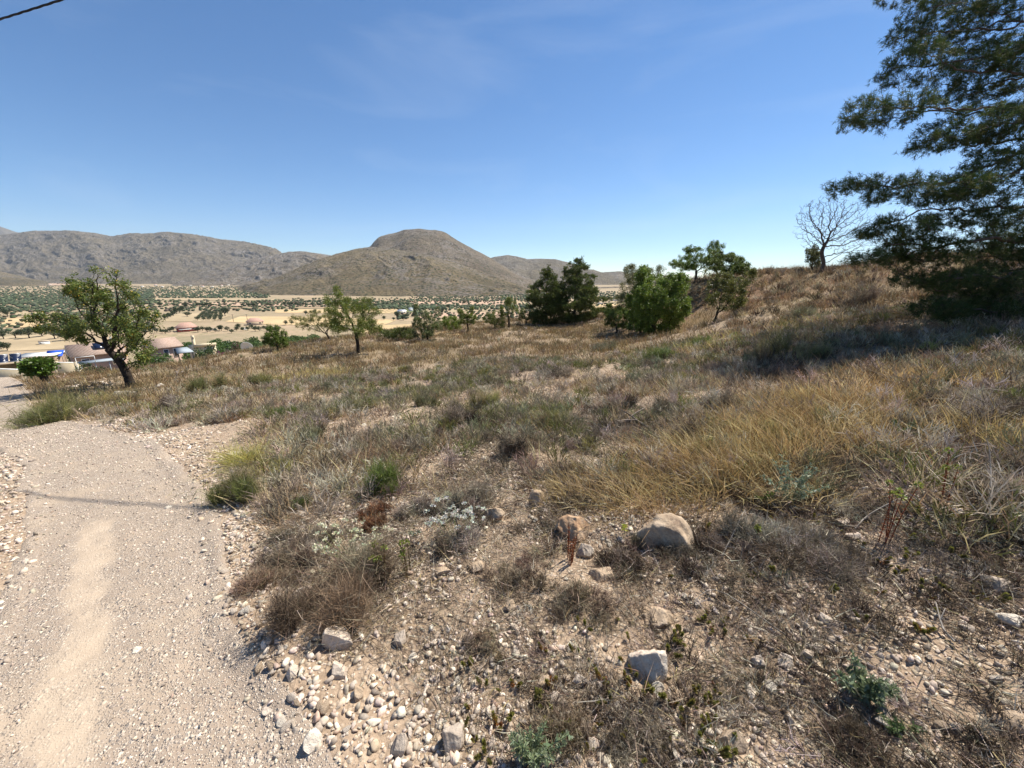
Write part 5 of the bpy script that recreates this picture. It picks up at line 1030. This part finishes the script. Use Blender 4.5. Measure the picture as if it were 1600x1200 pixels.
for a, b, s_ in [(620, 497, 2.4), (635, 497, 2), (648, 495, 2.6), (660, 494, 2), (600, 500, 1.8), (615, 501, 1.7), (630, 501, 1.8), (575, 502, 1.6), (478, 492, 2.0), (492, 491, 1.9), (456, 507, 1.6), (447, 508, 1.8), (692, 488, 2.2), (650, 484, 2.6), (700, 482, 2.2), (725, 476, 3), (745, 474, 3), (672, 503, 1.6)]: mtree(a, b, s_ * .6, 'dark', 'isolated dark round tree on the golden valley fields', 'isolated valley trees')
# orchards far off read as one mass
def mass(name, rects, n_, size, cols, label, seed):
    rg = np.random.default_rng(seed); A = Acc(); Ps = []
    tot = sum((x1 - x0) * (y1 - y0) * w_ for x0, x1, y0, y1, w_ in rects)
    for x0, x1, y0, y1, w_ in rects:
        m_ = int(n_ * (x1 - x0) * (y1 - y0) * w_ / tot)
        for _ in range(m_):
            q_, t = plain_pt(rg.uniform(x0, x1), rg.uniform(y0, y1)); Ps.append((q_[0], q_[1], t))
    Ps = np.array(Ps); g_ = size * 1.7; Ps[:, :2] = np.round(Ps[:, :2] / g_) * g_ + rg.normal(size=(len(Ps), 2)) * g_ * .1; z = H(Ps[:, 0], Ps[:, 1]); m_ = len(Ps); s_ = size * (.7 + .5 * rg.random(m_)); C = mixcols(cols, [1] * len(cols), m_, .2, rg)
    v, f = ICO[1]; v = v * (1 + .18 * rg.normal(size=(len(v), 1)))
    V = v[None] * s_[:, None, None] * np.array([.5, .5, .38]) + np.stack([Ps[:, 0], Ps[:, 1], z + s_ * .36], 1)[:, None]; V = V + rg.normal(size=V.shape) * .05 * s_[:, None, None]
    A.add(V.reshape(-1, 3), (np.arange(m_)[:, None, None] * len(v) + f[None]).reshape(-1, 3), np.repeat(C, len(v), 0)); tag(mkobj(name, A.me(name, M_TWIG)), label, 'orchard', kind='stuff')
FG = [(.085, .105, .06), (.065, .085, .048), (.11, .13, .075)]
mass('far_orchard', [(-150, 240, 452, 476, 1.0), (-150, 200, 446, 452, .7), (200, 420, 447, 466, 1.1), (-100, 130, 476, 488, .3), (780, 1010, 456, 468, .8), (540, 830, 478, 484, .8)], 7000, 3.1, FG, 'dark green orchards spread over the far valley floor', 931)
mass('scattered_orchard', [(230, 460, 469, 487, 1.0), (450, 860, 466, 480, 1.2), (100, 240, 476, 515, .8), (620, 860, 484, 500, .6), (-60, 110, 484, 520, .25), (900, 1010, 466, 480, .6)], 1900, 2.6, FG + [(.12, .10, .07)], 'thin rows of small orchard trees on pale soil in the valley', 932)
mass('terrace_scrub', [(640, 860, 461, 472, 1), (380, 640, 470, 477, .6), (-100, 130, 436, 446, .8)], 1500, 2.8, FG + [(.14, .11, .08)], 'dark scrub on the pink soil terraces at the foot of the hills', 933)
# ---------------------------------------------------------------- buildings
def m_wall(name, c): return m_simple(name, c, .9, .12, 1.2, .1)
MW = {'cream': m_wall('wall_cream', (.58, .49, .34)), 'white': m_wall('wall_white', (.72, .70, .65)), 'brown': m_wall('wall_brown', (.30, .22, .16)), 'rose': m_wall('wall_rose', (.40, .29, .235)), 'red': m_wall('wall_red', (.40, .09, .07)), 'stone': m_wall('wall_stone', (.46, .37, .27)), 'grey': m_wall('metal_grey', (.30, .34, .37))}
M_TILE, nt_, b_t = mat_new('roof_tiles'); g_ = objcoord(nt_); wv = nt_.nodes.new('ShaderNodeTexWave'); wv.inputs['Scale'].default_value = 1.6; wv.inputs['Distortion'].default_value = .4; nt_.links.new(g_, wv.inputs['Vector'])
nt_.links.new(mixc(nt_, mth(nt_, 'MULTIPLY', wv.outputs['Fac'], .5), ramp(nt_, noise(nt_, g_, 3, 5, .7), [(.3, (.40, .27, .20)), (.7, (.60, .47, .38))]), (.22, .13, .10)), b_t.inputs['Base Color']); bump(nt_, b_t, wv.outputs['Fac'], .6, .08)
M_RED = m_simple('roof_red', (.42, .26, .20), .85, .2, 2); M_BLUE = m_simple('tarpaulin_blue', (.03, .10, .55), .5, .1, 3); M_GLASS = m_simple('dark_glass', (.02, .025, .035), .15, .2, 3, .6); M_PAN = m_simple('solar_cell', (.012, .018, .045), .25, .2, 3, .6); M_ALU = m_simple('aluminium', (.55, .56, .58), .4, .05, 3, .5, .6); M_WHT = m_simple('painted_white', (.75, .75, .73), .5, .05, 3); M_BLK = m_simple('black_rubber', (.02, .02, .02), .7, .1, 3)
def part(name, parent, mat, boxes=None, V=None, F_=None):
    a = Acc()
    for bx in boxes or []: box(a, bx[:3], bx[3:6], bx[6] if len(bx) > 6 else 0)
    if V is not None: a.add(V, [np.array(f) for f in F_])
    return mkobj(name, a.me(name, mat), parent=parent)
def site(name, px, py, label, cat, rz=0, t=None, dz=0, grp=None):
    """stands on the ground seen at a pixel; with t: at that depth in that direction (its foot is hidden)"""
    if t is None: p = atp(px, py)
    else: q_ = P(px, py, t); p = np.array([q_[0], q_[1], float(H(q_[0], q_[1]))])
    r_ = empty(name, (p[0], p[1], p[2] + dz), rz); tag(r_, label, cat, grp); return r_
def hip(r_, w_, d_, z, h_, ov, mat, name='roof', ridge=.45):
    a, b = w_ / 2 + ov, d_ / 2 + ov; rx = a * ridge
    V = [(-a, -b, z), (a, -b, z), (a, b, z), (-a, b, z), (-rx, 0, z + h_), (rx, 0, z + h_), (-a, -b, z - .15), (a, -b, z - .15), (a, b, z - .15), (-a, b, z - .15)]
    return part(name, r_, mat, V=V, F_=[[(0, 1, 5, 4), (2, 3, 4, 5), (0, 6, 7, 1), (1, 7, 8, 2), (2, 8, 9, 3), (3, 9, 6, 0), (9, 8, 7, 6)], [(1, 2, 5), (3, 0, 4)]])
def windows(r_, lst, d_):
    for (x, z, w_, h_) in lst:
        f = part('window', r_, M_WHT, [(x, -d_ / 2 - .03, z, w_ + .2, .06, h_ + .2)]); part('pane', f, M_GLASS, [(x, -d_ / 2 - .07, z, w_, .04, h_)])
def facing(px): return -math.atan2((px - 800) / F, 1.0)
def zat(px, py, t): return P(px, py, t)[2]
# tiled house behind the almond
T_ = 58.; k = T_ / F; r_ = site('tiled_house', 158, 560, 'tiled roof house with metal awning seen through the left almond tree', 'house', facing(158) + .10, T_); z0 = r_.location.z; zr = zat(158, 551, T_) - z0; ww = 88 * k; part('wall', r_, MW['rose'], [(0, 2.5, zr / 2 - 1, ww, 6.5, zr + 2)])
rf = hip(r_, ww, 7, zr, 1.35, .45, M_TILE, ridge=1.0); rf.location = (0, 2.5, 0); windows(r_, [(-2.5, zr - 1.2, 1.1, 1.1), (2.2, zr - 1.2, 1.1, 1.1)], 1.5)
part('solar_panel', r_, M_PAN, V=[(-.6, -.1, zr + .75), (1.2, -.1, zr + .75), (1.2, 1.4, zr + 1.4), (-.6, 1.4, zr + 1.4), (-.6, -.1, zr + .68), (1.2, -.1, zr + .68), (1.2, 1.4, zr + 1.32), (-.6, 1.4, zr + 1.32)], F_=[[(0, 1, 2, 3), (7, 6, 5, 4), (0, 4, 5, 1), (1, 5, 6, 2), (2, 6, 7, 3), (3, 7, 4, 0)]])
part('chimney', r_, MW['white'], [(2.8, 2.5, zr + 1.4, .5, .5, 1.2)])
aw = site('metal_awning', 160, 572, 'blue grey metal awning on posts in front of the tiled house', 'awning', facing(160) + .1, 53.); zz = zat(160, 563, 53.) - aw.location.z; part('roof', aw, MW['grey'], [(0, 0, zz, 6.4, 2.6, .12)])
for x in (-3, -1, 1, 3): part('post', aw, MW['grey'], [(x, -1.15, zz / 2 - .3, .12, .12, zz + .5)])
part('frame', aw, M_WHT, [(-2.2, -1.3, zz + .9, 2.6, .08, .08), (-3.5, -1.3, zz / 2 + .45, .08, .08, zz + .9), (-.9, -1.3, zz + .45, .08, .08, .9)])
# shed with solar panels
r_ = site('flat_shed', 14, 585, 'cream shed with five tilted solar panels on its roof', 'shed', facing(14) - .12, 56.); z0 = r_.location.z; zr = zat(14, 568, 56.) - z0; part('wall', r_, MW['cream'], [(2.6, 1.5, zr / 2 - .5, .5, 4, zr + 1), (-2.5, 3.4, zr / 2 - .5, 10, .3, zr + 1), (-7.4, 1.5, zr / 2 - .5, .3, 4, zr + 1), (-.8, -.4, zr * .3 - .5, 2.6, .3, zr * .6 + 1)]); part('roof', r_, MW['stone'], [(-2.3, 1.5, zr + .12, 10.6, 4.4, .24)])
for i in range(5):
    x = -6.6 + i * 1.85; V = [(x, -.4, zr + .35), (x + 1.65, -.4, zr + .35), (x + 1.65, 1.0, zr + 1.25), (x, 1.0, zr + 1.25)]; V = V + [(a, b, c - .08) for a, b, c in V]
    pn = part('solar_panel', r_, M_PAN, V=V, F_=[[(0, 1, 2, 3), (7, 6, 5, 4), (0, 4, 5, 1), (1, 5, 6, 2), (2, 6, 7, 3), (3, 7, 4, 0)]]); part('panel_frame', pn, M_ALU, [(x - .03, .3, zr + .80, .05, .05, .05), (x + .8, -.43, zr + .32, 1.7, .05, .10), (x + .8, 1.05, zr + 1.26, 1.7, .06, .10)])
# brown outbuilding and tarpaulin
r_ = site('brown_outbuilding', 62, 580, 'long brown outbuilding with a pale roof edge behind the round tree', 'building', facing(62) - .35, 62.); zr = zat(62, 556, 62.) - r_.location.z; part('wall', r_, MW['brown'], [(0, 2, zr / 2 - .6, 6.6, 5, zr + 1.1)]); part('roof', r_, MW['white'], [(0, 2, zr + .08, 7.2, 5.6, .18)])
r_ = site('tarpaulin_shelter', 92, 575, 'bright blue tarpaulin roof on posts right of the brown outbuilding', 'shelter', facing(92) - .1, 64.); zr = zat(92, 552, 64.) - r_.location.z; part('tarpaulin', r_, M_BLUE, V=[(-1.5, -1, zr - .2), (1.3, -1, zr - .3), (1.6, 1.6, zr + .4), (-1.2, 1.6, zr + .5), (-1.5, -1, zr - .23), (1.3, -1, zr - .33), (1.6, 1.6, zr + .37), (-1.2, 1.6, zr + .47)], F_=[[(0, 1, 2, 3), (7, 6, 5, 4), (0, 4, 5, 1), (1, 5, 6, 2), (2, 6, 7, 3), (3, 7, 4, 0)]])
for x, y in ((-1.3, -.9), (1.2, -.9), (1.4, 1.5), (-1.1, 1.5)): part('post', r_, M_BARKG, [(x, y, zr / 2 - .5, .1, .1, zr + .4)])
part('rack', r_, MW['stone'], [(0, 0, .8, 2.2, .5, .1), (0, 0, 1.5, 2.2, .5, .1), (-1, 0, .9, .08, .5, 1.6), (1, 0, .9, .08, .5, 1.6)])
def wall_run(name, a, b, ta, tb, ztop, mat, label, th=.25, cap=True, cat='wall'):
    p0 = P(*a, ta); p1 = P(*b, tb); c = (p0 + p1) / 2; L = np.linalg.norm((p1 - p0)[:2]); rz = math.atan2(p1[1] - p0[1], p1[0] - p0[0]); g = float(H(c[0], c[1])); r_ = empty(name, (c[0], c[1], g), rz); tag(r_, label, cat); hh = max(.6, c[2] - g) if ztop is None else ztop
    part('wall', r_, mat, [(0, 0, hh / 2 - .7, L, th, hh + 1.4)]); 
    if cap: part('coping', r_, MW['white'], [(0, 0, hh + .04, L + .1, th + .12, .08)])
    for q_ in (-L / 2, L / 2): part('pier', r_, mat, [(q_, 0, hh / 2 - .6, .4, .4, hh + 1.5)])
wall_run('cream_wall', (-25, 577), (60, 578), 50, 49, None, MW['cream'], 'low cream garden wall in front of the shed'); wall_run('white_wall', (86, 566), (120, 568), 54, 54, None, MW['cream'], 'pale yard wall left of the tiled house')
# parked white van, foot on the yard
def vehicle(px, py, t, rz, L, W_, Hh, label, cat, name):
    r_ = site(name, px, py, label, cat, rz, t, dz=.0); sec = [(-.5, .30, .80), (-.47, .28, 1.0), (-.12, .28, 1.02), (.0, .28, 1.0), (.24, .28, .62), (.47, .30, .56), (.5, .32, .42)]
    V = []
    for sx, z0, z1 in sec:
        for y_, zz in ((-.5, z0), (.5, z0), (.47, z0 + (z1 - z0) * .55), (.38, z1), (-.38, z1), (-.47, z0 + (z1 - z0) * .55)): V.append((sx * L, y_ * W_, zz * Hh))
    Fq = [[s * 6 + j, s * 6 + (j + 1) % 6, (s + 1) * 6 + (j + 1) % 6, (s + 1) * 6 + j] for s in range(6) for j in range(6)]; part('body', r_, M_WHT, V=V, F_=[np.array(Fq), np.array([[5, 4, 3, 2, 1, 0], list(range(36, 42))])])
    part('windscreen', r_, M_GLASS, V=[(.01 * L, -.36 * W_, 1.0 * Hh), (.01 * L, .36 * W_, 1.0 * Hh), (.235 * L, .42 * W_, .66 * Hh), (.235 * L, -.42 * W_, .66 * Hh)], F_=[[(0, 1, 2, 3)]]).location = (.02, 0, .02)
    for sx in (-.32, .30):
        for sy in (-.47, .47):
            a = np.linspace(0, 6.283, 14, endpoint=False); V = [(sx * L + math.cos(q_) * .33, sy * W_ + e, .33 + math.sin(q_) * .33) for e in (-.11, .11) for q_ in a]; w_ = part('wheel', r_, M_BLK, V=V, F_=[np.array([[j, (j + 1) % 14, 14 + (j + 1) % 14, 14 + j] for j in range(14)]), np.array([list(range(13, -1, -1)), list(range(14, 28))])])
            part('rim', w_, M_ALU, V=[(sx * L + math.cos(q_) * .18, sy * W_ + math.copysign(.12, sy), .33 + math.sin(q_) * .18) for q_ in a], F_=[np.array([list(range(14))])])
    return r_
vehicle(93, 575, 51., facing(93) + 1.2, 4.4, 1.8, 1.7, 'white parked van at the yard wall left of the tiled house', 'van', 'parked_van')
v_ = vehicle(32, 584, 46., facing(32) + .2, 4.2, 1.75, 1.45, 'white parked car behind the cream wall at far left', 'car', 'parked_car')
# second tiled house, cream house with tower, pergola
r_ = site('tiled_house', 262, 550, 'tiled house with pinkish wall right of the left almond trunk', 'house', facing(262) + .35, 62.); zr = zat(262, 541, 62.) - r_.location.z; part('wall', r_, MW['rose'], [(0, 2, zr / 2 - .6, 5.2, 5.5, zr + 1.1)]); rf = hip(r_, 5.2, 5.5, zr, 1.2, .35, M_TILE, ridge=1.0); rf.location = (0, 2, 0); windows(r_, [(-.6, zr - 1.0, .8, 1.2), (1.3, zr - 1.0, .8, 1.2)], 1.5)
r_ = site('cream_house', 320, 545, 'long cream house with a square chimney tower beside the magenta flowers', 'house', facing(320) + .25, 60.); zr = zat(320, 540, 60.) - r_.location.z; part('wall', r_, MW['cream'], [(.2, 2, zr / 2 - .6, 4.1, 4, zr + 1.1)]); part('parapet', r_, MW['cream'], [(.2, -.15, zr + .13, 4.3, .22, .36)])
tw = part('chimney', r_, MW['cream'], [(-1.75, .2, zr / 2 + .4, .5, .5, zr + 2.6)]); part('vent', tw, M_GLASS, [(-1.75, -.06, zr + 1.35, .18, .03, .3)]); windows(r_, [(1.0, zr - .7, .7, .8)], 0)
r_ = site('pergola', 288, 556, 'small pergola with dark flat roof and posts in front of the cream house', 'pergola', facing(288) + .2, 52.); zr = zat(288, 549, 52.) - r_.location.z; part('roof', r_, MW['grey'], V=[(-1.3, -1.1, zr), (1.4, -1.1, zr), (1.0, 1.1, zr + .45), (-.9, 1.1, zr + .45), (-1.3, -1.1, zr - .1), (1.4, -1.1, zr - .1), (1.0, 1.1, zr + .35), (-.9, 1.1, zr + .35)], F_=[[(0, 1, 2, 3), (7, 6, 5, 4), (0, 4, 5, 1), (1, 5, 6, 2), (2, 6, 7, 3), (3, 7, 4, 0)]])
for x in (-1.1, .1, 1.2): part('post', r_, M_BARK, [(x, -1.0, zr / 2 - .4, .14, .14, zr + .6)])
part('railing', r_, MW['white'], [(.2, -1.15, zr - 1.35, 2.4, .06, .1), (.2, -1.15, zr - 1.75, 2.4, .06, .1)])
for o in list(COL.objects):
    if o.name.split('.')[0] in ('tiled_house', 'metal_awning', 'flat_shed', 'brown_outbuilding', 'tarpaulin_shelter', 'cream_house', 'pergola'): o.scale = (.66, .8, 1)
# satellite dish
r_ = site('satellite_dish', 388, 548, 'white round satellite dish tilted behind the field edge', 'dish', facing(388), 38.); q_ = P(388, 541, 38.); dzr = q_[2] - r_.location.z; a = np.linspace(0, 6.283, 24, endpoint=False); V = []
for rr_ in (0.01, .15, .3, .45, .56):
    for q in a: V.append((math.cos(q) * rr_, rr_ ** 2 * .55, math.sin(q) * rr_))
Fq = [[s * 24 + j, s * 24 + (j + 1) % 24, (s + 1) * 24 + (j + 1) % 24, (s + 1) * 24 + j] for s in range(4) for j in range(24)]
me = mesh('reflector', V, [np.array(Fq)], M_WHT, smooth=True); d_ = mkobj('reflector', me, parent=r_); d_.location = (0, 0, dzr); d_.rotation_euler = (R(-20), R(18), R(150)); sm = d_.modifiers.new('thickness', 'SOLIDIFY'); sm.thickness = .02
part('mast', r_, M_ALU, [(0, .05, dzr / 2 - .1, .07, .07, dzr + .1)]); part('feed_arm', r_, M_ALU, [(.1, -.3, dzr - .1, .04, .5, .04)])
# bougainvillea, hedges
def vbush(px, py, t, wpx, hpx, cols, label, seed, name='leafy_shrub', n_=1800, fl=None):
    q_ = P(px, py, t); k = t / F; rg = np.random.default_rng(seed); g = float(H(q_[0], q_[1])); r_ = empty(name, (q_[0], q_[1], g)); tag(r_, label, 'shrub'); zt = q_[2] - g + hpx * k / 2; a = Acc(); c = Acc(); w_ = wpx * k / 2
    for j in range(7):
        e = np.array([rg.normal() * w_ * .5, rg.normal() * w_ * .3, zt * .8]); nd = np.linspace((0, 0, -.1), e, 5); branches(a, nd, np.arange(-1, 4), np.linspace(.06, .03, 5))
    Pn = np.concatenate([ell(n_ // 9, (rg.uniform(-.7, .7) * w_, rg.uniform(-.5, .5) * w_, zt * rg.uniform(.35, .8)), (w_ * .42, w_ * .42, zt * .24), rg, .2) for _ in range(9)]); Pn[:, 2] = np.abs(Pn[:, 2]); m_ = len(Pn)
    leaves(c, Pn, rdir(m_, rg), .20, .13, mixcols(cols, [1] * len(cols), m_, .2, rg), rg); mkobj('stems', a.me('stems', M_BARK), parent=r_); mkobj('foliage', c.me('foliage', M_LEAF), parent=r_)
    if fl is not None:
        b = Acc(); Pn = Pn[Pn[:, 0] * fl[1] > -.1][: n_ // 2] + rg.normal(size=3) * .05; m_ = len(Pn); leaves(b, Pn + rdir(m_, rg) * .15 + [0, -.2, .1], rdir(m_, rg), .22, .18, vary(fl[0], m_, .2, rg=rg), rg); mkobj('flowers', b.me('flowers', M_LEAF), parent=r_)
vbush(338, 544, 40., 32, 20, [(.06, .09, .03)], 'magenta bougainvillea in bloom beside the cream house', 941, 'bougainvillea', 1800, ((.30, .02, .20), 1)); vbush(318, 549, 46., 26, 16, [(.05, .08, .025), (.08, .12, .03)], 'dark green shrub left of the bougainvillea', 942); vbush(365, 541, 44., 34, 20, [(.11, .07, .05), (.07, .09, .04)], 'reddish brown shrub between bougainvillea and satellite dish', 943)
vbush(240, 560, 44., 44, 18, [(.05, .10, .02), (.08, .14, .03)], 'bright green hedge right of the left almond trunk', 944, 'hedge', 2600); vbush(276, 562, 40., 30, 14, [(.06, .11, .022), (.09, .15, .03)], 'low green hedge in front of the pergola', 945, 'hedge', 2000); vbush(150, 572, 46., 50, 14, [(.045, .07, .02)], 'dark shrubs in front of the metal awning', 946, 'hedge', 1500)
vbush(110, 545, 78., 30, 12, [(.05, .075, .03)], 'dark green bush behind the blue tarpaulin', 947)
# houses further out
def cottage(px, py, wpx, hpx, wm, rm, label, cat='house', grp=None, rz=0, wins=2, name='farmhouse', d_=.7, hiph=.5):
    p, t = at(px, py); k = t / F; w_ = wpx * k * (.72 if px < 400 else .85); h_ = hpx * k; r_ = empty(name, (p[0], p[1], p[2]), facing(px) + rz); tag(r_, label, cat, grp); part('wall', r_, wm, [(0, 0, h_ / 2 - .5, w_, w_ * d_, h_ + 1)])
    if rm is not None: hip(r_, w_, w_ * d_, h_, h_ * hiph * 1.1, w_ * .05, rm, ridge=.45)
    else: part('roof', r_, MW['stone'], [(0, 0, h_ + .1, w_ * 1.04, w_ * d_ * 1.04, .25)])
    if wins: windows(r_, [(w_ * (-.3 + .6 * i / max(1, wins - 1)), h_ * .55, w_ * .11, h_ * .34) for i in range(wins)], w_ * d_)
    return r_
r_ = cottage(293, 517, 34, 6, MW['red'], M_RED, 'red farmhouse with a broad orange tiled hip roof in the valley', rz=.1, wins=3, hiph=1.1); part('porch', r_, MW['white'], [(-1.5, -5.6, 1.6, 6, 2, .18)])
cottage(399, 507, 30, 5, MW['stone'], M_RED, 'low farmhouse with pinkish tiled roof by the golden field', wins=2, hiph=1.0); cottage(628, 489, 16, 3.5, MW['white'], M_ALU, 'pale long farm shed roof right of the tallest field almond', 'shed', wins=2); cottage(642, 486, 8, 3.5, MW['white'], MW['grey'], 'small blue roofed hut right of the long farm shed', 'hut', wins=1)
cottage(70, 538, 16, 5, MW['white'], None, 'small white hut behind the brown outbuilding', 'hut', wins=1); cottage(382, 515, 10, 3, MW['white'], None, 'small white hut left of the pinkish roofed farmhouse', 'hut', wins=1); cottage(334, 516, 12, 3, MW['white'], None, 'small white hut right of the red farmhouse', 'hut', wins=1)
for i in range(14): cottage(34 + i * 7.4 + rv.normal(), 443.5 + rv.normal() * .8, 4.5 + 2 * rv.random(), 1.6, MW[['white', 'cream', 'stone'][i % 3]], [None, M_RED][i % 2], ORD[i] + ' tiny house from the left in the far village under the left hills', grp='far village houses', wins=0)
for i in range(9): cottage(228 + i * 17 + rv.normal() * 3, 447.5 + rv.normal() * 1.4, 5, 1.6, MW['white'], [None, M_RED][i % 2], ORD[i] + ' tiny white house from the left among the far orchards', grp='houses in the far orchards', wins=0)
for i, (a, b, w_) in enumerate([(942, 468, 14), (962, 470, 20), (985, 470, 16), (975, 465, 30), (940, 475, 12)]): cottage(a, b, w_, 1.8, MW['white'], None, ['white warehouse with flat roof, leftmost near the field pines', 'long white warehouse in the middle of the far group', 'white warehouse at the right of the far group', 'widest white greenhouse behind the warehouses', 'small white shed in front of the leftmost warehouse'][i], 'warehouse', wins=0, name='warehouse')
for i, (a, b) in enumerate([(365, 503), (387, 503)]):
    p, t = at(a, b); r_ = empty('utility_pole', tuple(p)); tag(r_, ['wooden utility pole, left of two beside the golden field', 'wooden utility pole, right of two beside the golden field'][i], 'pole'); c = Acc(); hh = 12 * t / F; branches(c, np.array([(0, 0, -.5), (0, 0, hh / 2), (0, 0, hh)]), np.array([-1, 0, 1]), np.array([.16, .14, .11])); mkobj('pole', c.me('pole', M_BARKG), parent=r_); part('crossarm', r_, M_BARKG, [(0, 0, hh - .5, 1.8, .12, .12)])
# ---------------------------------------------------------------- haze
a = Acc(); box(a, (0, 0, 455), (16000, 16000, 1000)); hz = mkobj('haze', a.me('haze', None)); m = bpy.data.materials.new('haze'); m.use_nodes = True; nt = m.node_tree; nt.nodes.clear(); o_ = nt.nodes.new('ShaderNodeOutputMaterial'); pv = nt.nodes.new('ShaderNodeVolumePrincipled')
pv.inputs['Density'].default_value = 5e-5; pv.inputs['Color'].default_value = (.72, .84, 1, 1); pv.inputs['Anisotropy'].default_value = .2; nt.links.new(pv.outputs[0], o_.inputs['Volume']); hz.data.materials.append(m); tag(hz, kind='stuff')
